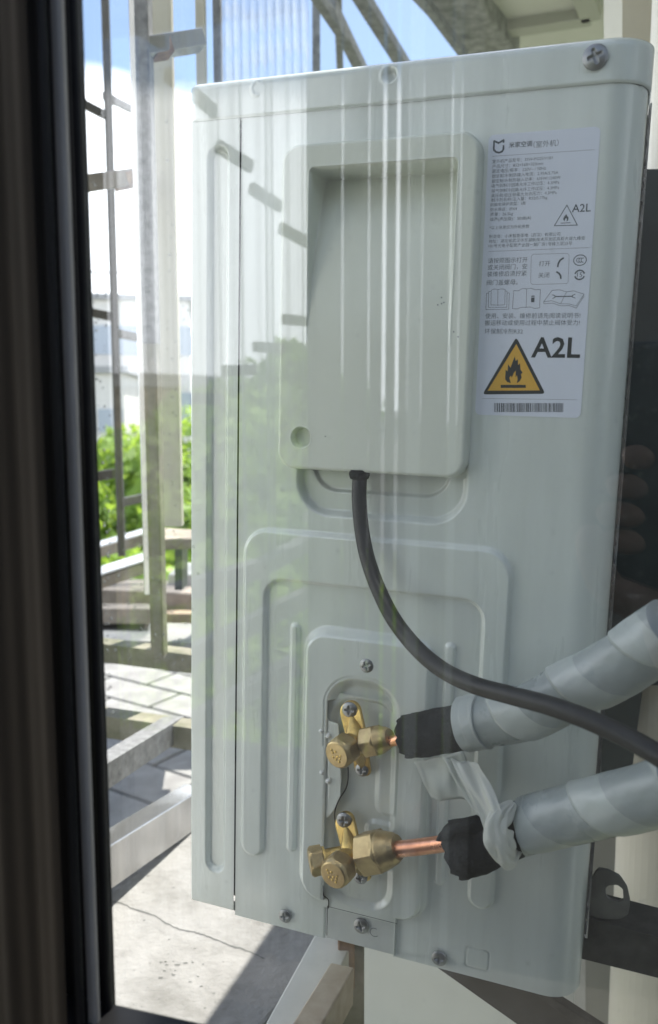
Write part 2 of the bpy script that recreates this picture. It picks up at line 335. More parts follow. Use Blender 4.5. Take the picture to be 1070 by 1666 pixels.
# pale sheet floor/wall below on the right
wl=MB(); a,b,c,d=at(575,1300,1.05),at(1120,1300,1.05),at(1120,1800,1.05),at(575,1800,1.05)
wl.add(*extr([a,b,c,d],(0,.04,0))); tag(wl.build('white_sheet_wall',M_sheet),'off-white sheet wall low behind the bottom edge of the outdoor unit','wall')
# right side wall and drain pipe
wr=MB(); wr.add(*extr([at(952,1100,.98),at(1500,1100,.98),at(1500,1900,.98),at(952,1900,.98)],(0,.05,0)))
tag(wr.build('rendered_wall',M_wallg),'grey rendered wall at the lower right behind the steel angle','wall')
pp=MB(); pc0=at(1092,676,.86); pp.add(*lathe((pc0[0]+.004,.86,-.9),(0,0,1),[(0,.040),(.9,.040),(.9,.043),(.96,.043),(.96,.040),(1.9,.040)],36))
tag(pp.build('drain_pipe',M_pvc,smooth=False),'cream round drain pipe standing at the far right edge','pipe')
# dark panel behind the upper right edge
dpe=None; dp=MB(); dp.add(*extr([at(978,275,.80),at(1250,275,.80),at(1250,1115,.80),at(1046,1115,.80),at(1022,1300,.80),at(978,1300,.80)],(0,.02,0)))
tag(dp.build('shutter_board',M_teal),'dark glossy board behind the right edge of the outdoor unit','board')
# soffit with moulding, top right
so_=MB(); zc=1.02
def cl(px,py,z=zc): return fl(px,py,z)
s0,s1=cl(708,-30),cl(800,76); ds=nz(s1-s0)
sq_=[s0-ds*.12,s1+ds*1.3,s1+ds*1.3+np.array([2.2,0,0]),np.array([2.6,.2,zc]),np.array([.22,.2,zc]),np.array([.22,.95,zc]),np.array([.42,1.25,zc])]  # unseen near part added to keep the sun off the pipes
so_.add(*extr(sq_[::-1],(0,0,.15)))
tag(so_.build('soffit',M_soff),kind='structure')
mo=MB(); 
for p,q in (((822,47),(962,26)),((962,26),(930,-60))):
    mo.add(*beam(cl(*p,zc-.012),cl(*q,zc-.012),.05,.03))
tag(mo.build('soffit_moulding',mat('soffit_trim',(.40,.405,.35),.8),bevel=.003),'raised moulding line on the grey-green soffit above the unit','moulding')
so2=MB(); so2.add(*beam(cl(706,-40,zc-.02),cl(808,80,zc-.02),.13,.06)); tag(so2.build('soffit_edge_beam',mat('mossy_concrete',(.34,.345,.33),.9,col2=(.15,.155,.145),nscale=30,bump=.8,bscale=60,bdist=.006),bevel=.004),'rough mossy concrete beam along the soffit edge','beam')
co=MB(); co.add(*extr([at(1012,-80,.95),at(1066,-80,.95),at(1066,330,.95),at(1012,330,.95)],(0,.06,0))); tag(co.build('column',M_cream),'pale cream column above the top right corner of the unit','column')

# far buildings in the direct view
def building(name,label,c,wd,dp_,h,rot,mw,rows,cols,win=(1.4,1.2),base=-4.2,rail=True,glass=M_farw):
    e=empty(name,(c[0],c[1],base)); e.rotation_euler=(0,0,rot); tag(e,label,'building')
    b=MB(); b.add(*beam((0,0,0),(0,0,h),wd,dp_,up=(0,1,0))); b.build('wall',mw,e)
    wm=None
    for r in range(rows):
        for k in range(cols):
            x=-wd/2+(k+.5)*wd/cols; z=h-(r+.5)*3.0-.3
            if z<1: continue
            for sgn in (-1,1):
                if wm is None:
                    w=MB(); w.add(*beam((0,-.03,-win[1]/2),(0,-.03,win[1]/2),win[0],.06,up=(0,1,0))); o=w.build('window',glass,e); wm=o
                else: o=wm.copy(); COL.objects.link(o); o.parent=e
                o.location=(x,sgn*(dp_/2+.01),z)
    rf=MB(); rf.add(*beam((0,0,h),(0,0,h+.25),wd+.4,dp_+.4,up=(0,1,0))); rf.build('roof',M_roofg,e)
    if rail:
        rl=MB()
        for i in range(int(wd/1.2)+1):
            x=-wd/2+i*1.2; rl.add(*beam((x,-dp_/2,h+.2),(x,-dp_/2,h+1.2),.07,.07,up=(0,1,0)))
        rl.add(*beam((-wd/2,-dp_/2,h+1.2),(wd/2,-dp_/2,h+1.2),.08,.08)); rl.build('roof_railing',M_roofg,e)
    return e
c=at(205,600,42); building('apartment_building','pale apartment block with a dark window band seen past the thin grille bar',c,6.5,8,4.2+5.2,.15,M_far,4,6,(1.3,1.3))
c=at(150,600,34); building('low_building','low white building beside the black window frame above the trees',c,3.2,5,4.2+1.6,.1,M_far,2,3,(.9,.9),rail=False)
c=at(430,600,60); building('far_building','long pale building far behind the outdoor unit',c,14,8,4.2+5,.0,M_far,3,8,(1.3,1.3),rail=False)
# buildings met only as reflections in the glass
c=mr(335,560,16); building('tan_building','tan building reflected beside the left edge of the outdoor unit',(c[0],c[1]),.75,4,4.2+.55,GA,M_tan,2,2,(.7,.7),rail=False)
c=mr(430,560,26); building('grey_building','grey low building reflected in the glass over the terminal cover',(c[0],c[1]),9,5,4.2-.1,GA,M_roofg,2,6,(.9,.9),rail=False)

# trees
def tree(name,label,c,zt,rad,hz,n,mleaf,leaf=.11,trunk=True,cat='tree',group=None):
    e=empty(name,(c[0],c[1],-4.2)); tag(e,label,cat,group)
    zc_=zt-hz+4.2; 
    if trunk:
        p=spline([(0,0,0),(.1,0,zc_*.5),(-.05,.05,zc_),(0,0,zc_+hz*.4)],10); b=MB(); b.add(*sweep(p,np.linspace(.16,.05,10),10))
        for k in range(5):
            a=k*1.26+.3; q_=spline([(0,0,zc_*.7),(math.cos(a)*rad*.3,math.sin(a)*rad*.3,zc_*.9),(math.cos(a)*rad*.7,math.sin(a)*rad*.7,zc_+hz*.3)],6); b.add(*sweep(q_,np.linspace(.06,.02,6),6))
        b.build('trunk',M_bark,e,smooth=True)
    k=RNG.integers(26,34); cc=RNG.normal(size=(k,3)); cc/=np.linalg.norm(cc,axis=1)[:,None]; cc*=(.45+.5*RNG.random((k,1))); cc*=np.array([rad,rad,hz]); cr_=rad*(.18+.2*RNG.random(k))
    idx=RNG.integers(0,k,n); d=RNG.normal(size=(n,3)); d/=np.linalg.norm(d,axis=1)[:,None]; P=cc[idx]+d*(cr_[idx]*(.6+.5*RNG.random(n)))[:,None]*np.array([1,1,.8]); P[:,2]+=zc_
    a=RNG.normal(size=(n,3)); a/=np.linalg.norm(a,axis=1)[:,None]; b_=np.cross(a,d); b_/=np.linalg.norm(b_,axis=1)[:,None]+1e-9; s=leaf*(.6+.8*RNG.random((n,1)))
    V=np.stack([P-a*s,P+b_*s*.5,P+a*s,P-b_*s*.5],1).reshape(-1,3); Fc=np.arange(4*n).reshape(n,4)
    mk('crown',V,Fc,mleaf,e)
for i,(px,zt,Y,rad,lab) in enumerate([(140,-.02,10,1.5,'lime green tree nearest the black window frame'),(215,-.08,12,1.7,'bright green tree between the thin grille bar and the steel post'),(178,-1.0,7.5,1.4,'low leafy bush crown seen beneath the trees by the bottom rails'),(300,-.2,13,1.6,'green tree partly hidden behind the cream post')]):
    c=at(px,690,Y); tree('leafy_tree',lab,c,zt,rad,rad*1.0,9000,M_leaf,.10,group='trees beyond the grille')
for i,(px,zt,B,rad,lab) in enumerate([(285,-.1,9,1.1,'green tree reflected at the left edge of the unit'),(345,-.5,8.5,1.1,'small green tree reflected beside the long slot of the front strip'),(400,.35,10,1.4,'sunlit green tree reflected left of the terminal cover'),(465,.9,11,1.4,'tallest green tree reflected over the terminal cover'),(420,-1.0,8,1.4,'sunlit bush reflected just above the raised ridge'),(320,-1.4,7,1.3,'low sunlit bush reflected at the upper end of the dark rails'),(480,-1.7,7.5,1.2,'low bush reflected above the small rib'),(390,-2.1,6.2,1.3,'lowest bush reflected between the dark rails')]):
    c=mr(px,690,B); tree('reflected_tree',lab,c,zt,rad,rad*1.0,8000,M_leaf if i!=3 else M_leaf2,.10,group='trees behind the camera that show in the glass')

# ================================================================== security grille in the direct view (each bar welded to one cage)
cage=empty('security_grille',at(230,1000,1.1)); tag(cage,'weathered stainless security grille outside the window, left of the outdoor unit','grille')
co_=np.array(cage.location)
class CG(MB):
    def build(s,name,m,parent=None,smooth=False,bevel=0,scale=1.): s.V=[tuple(np.array(v)-co_) for v in s.V]; return super().build(name,m,parent or cage,smooth,bevel)
def vpost(pxt,pyt,pyb,Y,w,d,name,m,ang=0.):
    b=CG(); t=at(pxt,pyt,Y); zb=at(pxt,pyb,Y)[2]; b.add(*beam((t[0],t[1],zb),t,w,d,up=(math.sin(ang),math.cos(ang),0))); return b.build(name,m,bevel=.0015)
vpost(169,-60,905,1.9,.0165,.012,'bar',M_thin)
# staggered short rungs
def bar(p,q,Y0,Y1,w,h,m=M_thin,name='rung'):
    b=CG(); b.add(*beam(at(*p,Y0),at(*q,Y1),w,h)); return b.build(name,m,bevel=.001)
bar((118,160),(172,188),1.85,1.9,.012,.017); bar((170,156),(214,178),1.9,2.1,.012,.017)
bar((140,507),(184,516),1.88,1.9,.012,.019); bar((184,541),(222,549),1.9,2.0,.012,.019)
bar((150,776),(188,770),1.88,1.9,.012,.022); bar((196,818),(240,808),1.9,2.0,.012,.02)
bar((130,300),(228,286),1.15,1.25,.028,.022,M_sswarm); 
b=CG(); b.add(*beam(at(196,296,1.215),at(224,289,1.245),.0285,.023)); b.build('rust_patch',M_rail)
# main post: bright thin flange, dusty face
vpost(217,-60,965,1.12,.010,.03,'post_flange',M_ss); vpost(231,-60,560,1.10,.0175,.03,'main_post',M_dustsS); vpost(231.4,-60,1068,1.103,.0175,.03,'main_post',M_moss)
vpost(262,-60,856,1.28,.029,.02,'cream_post',M_cream)
vpost(325,-60,600,1.30,.014,.02,'bar',M_cream); vpost(352,-60,600,1.32,.012,.02,'bar',M_dustsS)
bar((230,81),(326,66),1.10,1.14,.03,.021,M_ss,'cross_tube'); b=CG(); b.add(*beam(at(246,80.5,1.108),at(274,76,1.118),.0305,.0215)); b.build('rust_patch',M_rail)
# lower frame
bar((150,898),(245,872),2.2,2.35,.05,.030,M_sswarm,'bottom_rail'); bar((150,947),(245,915),1.95,2.1,.06,.028,M_sswarm,'bottom_rail')
b=CG(); b.add(*beam(at(150,889,2.2),at(245,861,2.35),.05,.004)); b.build('rail_sun_strip',mat('sunlit_rail_top',(.72,.72,.72),.5))  # sun on the rail tops, painted as thin white strips
b=CG(); b.add(*beam(at(150,933,1.95),at(245,903,2.1),.06,.004)); b.build('rail_sun_strip',MATS['sunlit_rail_top'])
bar((150,1055),(318,1076),1.20,1.16,.03,.028,M_moss,'lower_tube'); bar((150,1172),(318,1196),1.05,1.02,.03,.030,M_moss,'lower_tube')
bar((110,1292),(285,1182),.80,1.045,.024,.030,M_dk if False else M_dustsS,'brace_tube')
bar((110,1440),(315,1308),.745,.97,.028,.046,M_ss,'sill_tube')
# stone shelf, deck boards and bricks
st=MB(); st.add(*extr([at(262,858,1.55),at(420,868,1.75),at(420,872,1.35),at(252,878,1.35)],(0,0,-.018))); tag(st.build('stone_shelf',M_stone,bevel=.003),'thin stone shelf between the cream post and the left edge of the unit','shelf')
sp=MB(); sp.add(*extr([at(284,878,1.5),at(296,878,1.5),at(296,960,1.5),at(284,960,1.5)],(0,.06,0))); tag(sp.build('dark_post',M_teal),'short dark post beneath the stone shelf','post')
dk=MB(); dk.add(*extr([at(150,940,2.5),at(330,945,2.5),at(330,966,2.1),at(150,958,2.1)],(0,0,-.06))); tag(dk.build('deck_step',M_stone,bevel=.006),'broad stone step beneath the bottom rails','step')
dk=MB(); dk.add(*extr([at(272,935,2.3),at(420,935,2.3),at(420,985,2.3),at(272,985,2.3)],(0,.2,0))); tag(dk.build('low_wall',M_wallg,bevel=.006),'low grey wall behind the foot of the mossy post','wall')
for (x0,x1,y0,y1,Y,lab) in ((110,244,982,1000,1.75,'flat stone block at the frame side with a shaded end'),(228,340,990,1010,1.95,'tan block behind the foot of the mossy post')):
    k=MB(); k.add(*extr([at(x0,y0,Y+.2),at(x1,y0,Y+.2),at(x1,y0+8,Y),at(x0,y0+8,Y)],(0,0,-.035))); tag(k.build('stone_block',M_brick if x0>200 else M_stone,bevel=.004),lab,'block',group='blocks lying below the grille')
cb=MB(); cb.add(*extr([at(150,1010,1.9),at(340,1015,1.9),at(340,1046,1.6),at(150,1040,1.6)],(0,0,-.05))); tag(cb.build('stone_kerb',M_paver,bevel=.004),'worn pale stone kerb above the upper steel tube','kerb')

# canopy frame over the unit, seen at the top
can=empty('canopy',at(600,40,1.3)); tag(can,'slatted steel canopy frame against the sky above the top cover','canopy'); co_=np.array(can.location)
def cbar(p,q,z0,z1,w,h,m,name='slat'):
    b=MB(); b.add(*beam(fl(*p,z0)-co_,fl(*q,z1)-co_,w,h)); return b.build(name,m,can,bevel=.0015)
M_can=mat('canopy_steel',(.24,.25,.25),.6,metal=.2,col2=(.12,.13,.13),nscale=50,bump=.4,bscale=120)
KC=1.7
cbar((566,-40),(664,118),.55*KC,.55*KC,.019*KC,.016*KC,M_can); cbar((672,-24),(756,90),.55*KC,.55*KC,.011*KC,.014*KC,M_can)
cbar((536,8),(590,118),.52*KC,.52*KC,.016*KC,.016*KC,M_can); cbar((480,-60),(560,60),.50*KC,.50*KC,.012*KC,.014*KC,M_can)
cbar((700,-50),(640,-20),.56*KC,.56*KC,.02*KC,.02*KC,M_can)
vb=MB(); t=at(514,-60,2.1); vb.add(*beam((t[0]-co_[0],t[1]-co_[1],-.3),(t[0]-co_[0],t[1]-co_[1],t[2]-co_[2]),.019,.019,up=(0,1,0))); vb.build('upright',M_can,can)
cbar((548,-40),(553,110),.60*KC,.60*KC,.012*KC,.012*KC,M_can)
# clear corrugated sheet roof pieces
def pcmat():
    m=bpy.data.materials.new('polycarbonate'); m.use_nodes=True; t=m.node_tree; t.nodes.clear(); o=t.nodes.new('ShaderNodeOutputMaterial'); a=t.nodes.new('ShaderNodeBsdfTransparent'); a.inputs[0].default_value=(.9,.92,.95,1); b=t.nodes.new('ShaderNodeBsdfTranslucent'); b.inputs[0].default_value=(.34,.37,.40,1); n=t.nodes.new('ShaderNodeTexNoise'); n.inputs['Scale'].default_value=9; n.inputs['Detail'].default_value=7; tc_=t.nodes.new('ShaderNodeTexCoord'); t.links.new(tc_.outputs['Object'],n.inputs[0]); r=t.nodes.new('ShaderNodeMapRange'); r.inputs[1].default_value=.35; r.inputs[2].default_value=.6; r.inputs[3].default_value=.12; r.inputs[4].default_value=.34; t.links.new(n.outputs[0],r.inputs[0]); s=t.nodes.new('ShaderNodeMixShader'); t.links.new(r.outputs[0],s.inputs[0]); t.links.new(a.outputs[0],s.inputs[1]); t.links.new(b.outputs[0],s.inputs[2]); t.links.new(s.outputs[0],o.inputs[0]); return m
M_pc=pcmat()
pcb=MB(); Z=.66*1.7
A_,B_,C_,D_=[fl(*p,Z)-co_ for p in ((350,-80),(500,-80),(505,170),(352,170))]
nn=60; Vp=[]
for i in range(nn+1):
    f=i/nn; z=.013*math.sin(f*math.pi*22)
    Vp+= [A_*(1-f)+B_*f+np.array([0,0,z]),D_*(1-f)+C_*f+np.array([0,0,z])]
pcb.add(Vp,[(2*i,2*i+1,2*i+3,2*i+2) for i in range(nn)]); o=pcb.build('roof_sheet',M_pc,can,smooth=True); s_=o.modifiers.new('s','SOLIDIFY'); s_.thickness=.002

# ================================================================== OUTDOOR UNIT
unit=uempty('outdoor_unit'); tag(unit,'pale grey outdoor air conditioner unit seen from its valve side behind the window glass','air conditioner')
def H_side(U,V):
    H=np.zeros_like(U)
    H-=5.5*sm(rr(U,V,78,183,291,480,20),4.0)
    H-=2.6*sm(rr(U,V,86,173,305,478,16),2.2)
    # inverted-U pressed ridge
    outer=rr(U,V,41.5,213,40,277.5,17); inner=rr(U,V,57,198.5,-300,246,13)
    ring=np.maximum(np.maximum(outer,-inner),62-V)
    ring=np.minimum(ring,np.minimum(rr(U,V,41.5,57,50,200,8),rr(U,V,198.5,213,50,200,8)))
    H+=3.6*sm(ring,2.6)
    for u0 in (77.6,179.2): H+=2.6*sm(rr(U,V,u0-2.6,u0+2.6,59,217,2.6),1.9)
    plat=rr(U,V,86.5,169.5,31,216,15); H+=8.0*sm(plat,5.5)
    # bowl for the valves
    bowl=rr(U,V,101.5,151.5,-60,190,21)
    t=np.clip(-bowl/9.,0,1); H-=np.where(bowl<0,7.5*(t*t*(3-2*t)),0)
    H-=.9*sm(np.abs(bowl)-.25,.8)*(V>140)*(U<142)
    # small knock-out square
    sq=rr(U,V,198.5,213,6.8,20.5,2); H-=.7*sm(np.abs(sq)-.35,.7)*(1-.8*((V>19)&(U>202)&(U<210)))
    return H
cutbox=lambda u,v:((u>70)&(u<176)&(v>392)&(v<501))|((u>103.2)&(u<151.6)&(v<150))|((u>103.2)&(u<112)&(v<172)&(v>140))
su=np.concatenate([np.arange(35.8,246,.62),np.linspace(246,246+36,30),np.linspace(284,360,8)]); sv=np.arange(.3,530.8,.72)
sheet('side_panel',su,sv,H_side,M_paint,unit,uhi=(247,21),cut=cutbox)
# front strip with its long slot
def H_front(U,V):
    H=-4.0*sm(rr(U,V,14.0,26.3,31,514,6.2),3.0)
    return H
sheet('front_panel',np.concatenate([np.linspace(-70,1.5,34),np.arange(2,35.2,.55)]),np.concatenate([np.linspace(-8,3,8),np.arange(3.6,530.8,.8)]),H_front,M_paint,unit,ulo=(2.6,2.2),vlo=(5.5,3),w0=.8)
fe=Frame(); fe.add(*beam((35.4,.6,-20),(35.4,530,-20),.9,37,up=(1,0,0))); fe.build('panel_gap',M_black,unit)
# top cover
def H_top(U,V):
    H=np.full_like(U,0.)
    d=np.hypot(U-129.1,V-545.3-.0); H-=3.5*sm(d-3.4,1.4); H+=.35*sm(np.abs(d-5)-.4,1)
    d2=np.hypot(U-47,V-545.6); H+=.8*sm(np.abs(d2-4.)-.5,1.3)*(U<48)
    return H
sheet('top_cover',np.concatenate([np.linspace(-90,7,40),np.arange(7.6,246,.8),np.linspace(246,380,60)]),np.concatenate([np.linspace(525,532.5,6)*0+np.linspace(530.2,532.5,6),np.arange(533,552,.8),np.linspace(552.5,650,24)]),lambda U,V:H_top(U,V)+0.9*np.clip((V-530.2)/1.4,0,1)**.5,M_paint,unit,ulo=(7,8),uhi=(247,21.6),vhi=(548.2,4.0),w0=.8)
# dark line under the cover lip
# body volume behind the skins, coil guard on the back side
bd=Frame(); bd.add(*beam((134,6,-445),(134,545,-445),262,800,up=(0,0,1))); bd.build('casing',M_paint,unit,bevel=3)
cgd=Frame(); 
for i in range(46):
    v=20+i*11.2; cgd.add(*beam((268.6,v,-40),(268.6,v,-800),1.6,1.6,up=(0,1,0)))
for i in range(12): w=-50-i*62; cgd.add(*beam((269.6,12,w),(269.6,534,w),1.6,1.6,up=(0,0,1)))
cgd.build('coil_guard',M_ss,unit)
fin=Frame(); fin.add(*beam((267.7,10,-420),(267.7,536,-420),1.2,760,up=(0,0,1))); fin.build('coil_fins',mat('fin_aluminium',(.30,.29,.27),.4,metal=.6,noise=.5,nscale=40,stretch=(1,.1,1)),unit)
# lower seam plate and valve mounting plate
def H_plate(U,V):
    H=np.full_like(U,.0)
    H-=3.2*sm(rr(U,V,106,147,32,172,14),5)      # pressed field for valves
    # stepped raised pad on the right
    step=np.minimum(rr(U,V,136,149.5,98,150,6),rr(U,V,130,149.5,60,92,6)); H+=1.6*sm(step,4)
    return H
sheet('valve_plate',np.arange(102.2,151.7,.6),np.arange(24.6,176,.6),lambda U,V:H_plate(U,V),M_paint,unit,w0=2.0)
bp=Frame()
for i,(pl,dd) in enumerate([([(112.5,178),(116.3,165),(117.2,147),(112,150),(112,175)],0)]): pass
bp.add(*extr([(103.7,1.0,-.3),(151.9,1.0,-.3),(151.9,24.2,-.3),(103.7,24.2,-.3)],(0,0,-1.2))); bp.build('seam_plate',M_galv,unit,bevel=.4)
# bent tab left of the upper valve, with plastic clip beads
tb=Frame(); tb.add(*extr([(101.8,160,6.0),(104.5,157.5,6.4),(110.6,156.5,6.4),(112.6,140,6.2),(113.5,118,6),(113.2,104,6),(106,92,6),(101.8,90,6)],(0,0,-1.2))); tb.build('bent_tab',M_paint,unit,bevel=.4)
tk=Frame(); tk.add(*extr([(111.5,150,4.6),(114.5,147,4.6),(114.8,132,4.6),(112.0,132,4.6)],(0,0,.5))); tk.build('tab_gap',M_black,unit)
def gap(px,w,wd):
    p=[P3(x,y,w) for x,y in px]; p=spline(p,30); f=Frame(); V=[]
    T=np.gradient(p,axis=0)
    for i in range(len(p)):
        s=nz([-T[i][1],T[i][0],0])*wd/2; V+=[p[i]-s,p[i]+s]
    n_=len(V); f.add(V,[(2*i,2*i+1,2*i+3,2*i+2) for i in range(len(p)-1)]); return f.build('panel_gap',M_black,unit)
gap([(566,1248),(566,1268),(562,1284),(552,1300),(545,1318),(545,1335),(550,1352),(556,1370)],6.6,.9)
gap([(525,1440),(526,1456),(534,1464),(534,1478)],2.9,.9); gap([(532.5,1474),(531.5,1522)],2.3,.6)
gap([(534,1475),(590,1489),(646,1503)],2.05,.35)
ed=Frame(); ed.add(*beam((152.0,1.4,1.0),(152.0,177,4.6),.5,3,up=(0,0,1))); ed.build('plate_edge',M_paint,unit)
# clip beads
for (x,y) in ((522,1190),(533,1198),(523,1257),(533,1272)):
    f=Frame(); c=P3(x,y,8); f.add(*lathe(c-np.array([0,0,3]),(0,0,1),[(0,1.6),(1.5,2.0),(3,1.6),(3.8,.7)],14)); f.build('clip_bead',mat('white_plastic',(.66,.68,.67),.4),unit,smooth=True)
# C mark on the seam plate, its emboss shade drawn as a flat dark ring
f=Frame(); c=P3(609,1517,2.2); 
V=[];ns=20
for i in range(ns+1):
    a=math.radians(60+i*260/ns)
    for r_ in (2.7,3.2): V.append(c+np.array([math.cos(a)*r_,math.sin(a)*r_,0]))
f.add(V,[(2*i,2*i+1,2*i+3,2*i+2) for i in range(ns)]); f.build('stamp_shade_ring',mat('stamp_shadow',(.20,.22,.22),.6),unit)

# screws (shared mesh, pan head with cross recess)
def screwmesh():
    n=72;R_=[0,.1,.2,.3,.4,.5,.55,.62,.7,.8,.9,.97,1.0,1.0]; V=[];Fc=[]
    for k,r in enumerate(R_):
        for i in range(n):
            a=2*math.pi*i/n; x,y=r*math.cos(a),r*math.sin(a)
            h=.52*math.sqrt(max(0,1-(r*.86)**2)) - .52*.51+.02 if k<len(R_)-1 else -.25
            c_=min(abs(x),abs(y)); arm=max(abs(x),abs(y))
            if c_<.13 and arm<.56 and k<len(R_)-1: h-=.34*(1-.5*arm)
            V.append((x,y,h))
    for k in range(len(R_)-1):
        for i in range(n): j=(i+1)%n; Fc.append((k*n+i,k*n+j,(k+1)*n+j,(k+1)*n+i))
    me=bpy.data.meshes.new('screw'); me.from_pydata(V,[],[f[::-1] for f in Fc]); me.update(); me.materials.append(M_zinc); me.polygons.foreach_set('use_smooth',[True]*len(me.polygons)); me.materials.append(M_black)
    return me
SM=screwmesh()
def screw(px,py,r,w,parent,org=(0,0,0),rot=0,tilt=(0,0)):
    o=bpy.data.objects.new('screw',SM); COL.objects.link(o); o.parent=parent; c=(P3(px,py,w+1)-np.asarray(org))/1000
    o.location=c; o.scale=(r/1000,)*3; o.rotation_euler=(tilt[0],tilt[1],rot); return o
screw(968,92,6.4,2.2,unit,rot=.35); screw(463,1491,4.6,1,unit,rot=.2); screw(587,1507,5.2,.2,unit,rot=.3); screw(714,1560,4.9,1,unit,rot=.1); screw(596,1083,4.5,7,unit,rot=.45)

# terminal cover with the scooped grip
WB=11.0
bl,bt=fu(448,500,WB)[0],fu(620,223,WB)[1]; br_,bb=fu(770,500,WB)[0],fu(600,770,WB)[1]
bl=(fu(461,245,WB)[0]+fu(448,740,WB)[0])/2; br_=(fu(784,240,WB)[0]+fu(757,740,WB)[0])/2-1
rl=(fu(502,330,WB)[0]+fu(500,420,WB)[0])/2; rr_=fu(742,330,WB)[0]; rt_=fu(620,264,WB)[1]; rb_=fu(620,560,WB)[1]
hc=fu(489,712,WB)
def H_box(U,V):
    body=rr(U,V,bl,br_,bb,bt,11)
    t=np.clip(-body/2.2,0,1); edge=1-(1-t)**2
    H=np.where(body<0,WB-2.2+2.2*np.sqrt(np.clip(edge,0,1)),WB-2.2-np.clip(body,0,1.0)*11)
    rec=rr(U,V,rl,rr_,rb_-30,rt_,3)
    s=np.clip((V-rb_)/(rt_-rb_),0,1); depth=1.0*np.where(s<.0,0,1)*26*(s**1.9)
    side=np.clip(-rec/1.6,0,1); side=side*side*(3-2*side)
    H-=depth*side
    H+=.35*sm(np.abs(rec)-.4,.9)*(V>rb_)
    hd=np.hypot(U-hc[0],V-hc[1]); H-=6*sm(hd-6.1,.9); H+=.25*sm(np.abs(hd-6.9)-.3,.7)
    return H
sheet('terminal_cover',np.arange(bl-1.2,br_+1.6,.45),np.arange(bb-1.2,bt+1.4,.5),H_box,M_cover,unit)
# injection marks
mk_=Frame()
for (x,y) in ((718,484),(718,494),(712,496),(722,492),(738,540),(745,548),(529,710)):
    mk_.add(*lathe(P3(x,y,WB+.02),(0,0,1),[(0,.45),(.08,.4)],8))
mk_.build('mould_mark',M_ink,unit)

# ---- rating label
WL=.35
lab=Frame(); us=[P3(x,y,WL) for x,y in ((795,219),(975,206),(946,680),(773,675))]
lu0,lu1,lv0,lv1=186.9,245.6,355.6,508.9
pts=[]
for cx,cy,a0 in ((lu1-3,lv1-3,0),(lu0+3,lv1-3,90),(lu0+3,lv0+3,180),(lu1-3,lv0+3,270)):
    for k in range(7): a=math.radians(a0+k*15); pts.append((cx+3*math.cos(a),cy+3*math.sin(a),.04))
lab.add(*extr(pts,(0,0,.22))); label=lab.build('rating_label',M_label,unit); label['label']='pale blue-white rating label with grey print and a yellow flame triangle'
WI=.30
def ink(m,name='printed_mark'):
    f=Frame(); f._m=m; f._n=name; return f
def flat(f,pts,w=WI): f.add([(p[0],p[1],w) for p in pts],[tuple(range(len(pts)))])
def stroke(f,pts,wd,w=WI,closed=False):
    p=[np.array(q[:2],float) for q in pts]; n=len(p)
    for i in range(n if closed else n-1):
        a,b=p[i],p[(i+1)%n]; d=b-a
        if np.hypot(*d)<1e-6: continue
        d=d/np.hypot(*d); s=np.array([-d[1],d[0]])*wd/2; a2=a-d*wd*.3; b2=b+d*wd*.3
        flat(f,[a2-s,b2-s,b2+s,a2+s],w+.0004*(i%7))
def arc(cx,cy,rx,ry,a0,a1,n=24): return [(cx+rx*math.cos(math.radians(a0+(a1-a0)*i/n)),cy+ry*math.sin(math.radians(a0+(a1-a0)*i/n))) for i in range(n+1)]
def C1(x,y): return fu(780+x/5.22,200+y/5.22)
def C2(x,y): return fu(780+x/5.22,320+y/5.22)
def C3(x,y): return fu(780+x/5.22,450+y/5.22)
def C4(x,y): return fu(770+x/4.652,400+y/4.652)
def text(body,p0,p1,m,bold=0,name='printed_text',h=None,w=WI):
    "text whose middle-left is p0 and whose right end is at p1's u"
    c=bpy.data.curves.new('t','FONT'); c.body=body; c.offset=bold; c.resolution_u=2
    o=bpy.data.objects.new('t',c); COL.objects.link(o); dg=bpy.context.evaluated_depsgraph_get(); me=bpy.data.meshes.new_from_object(o.evaluated_get(dg)); bpy.data.objects.remove(o)
    n=len(me.vertices); co=np.empty(n*3,np.float32); me.vertices.foreach_get('co',co); co=co.reshape(-1,3)
    x0,x1=co[:,0].min(),co[:,0].max(); y0,y1=co[:,1].min(),co[:,1].max()
    s=(p1[0]-p0[0])/(x1-x0); sy=s if h is None else h/(y1-y0)
    co[:,0]=((co[:,0]-x0)*s+p0[0])/1000; co[:,1]=((co[:,1]-(y0+y1)/2)*sy+p0[1])/1000; co[:,2]=w/1000
    me.vertices.foreach_set('co',co.ravel()); me.materials.append(m); me.update()
    ob=bpy.data.objects.new(name,me); COL.objects.link(ob); ob.parent=label; return ob
text('米家空调',C1(250,190),C1(448,170),M_ink,.015); text('（室外机）',C1(458,185),C1(672,165),M_ink)
Ls=[('室外机产品型号：35W-PG25/V1B1',330,620),('产品尺寸：852×568×333mm',372,540),('额定电压/频率：220V~ / 50Hz',413,565),('额定制冷/制热输入电流：2.95A/5.75A',455,668),('额定制冷/制热输入功率：635W/1240W',497,688),('吸气侧制冷回路允许工作过压：4.3MPa',537,677),('排气侧制冷回路允许工作过压：4.3MPa',580,675),('高压侧/低压侧最大允许压力：4.3MPa',620,655),('制冷剂名称/注入量：R32/0.77kg',660,575)]
for i,(s,y,xe) in enumerate(Ls): text(s,C1(110-i*1.3,y),C1(xe,y-20),M_ink,0)
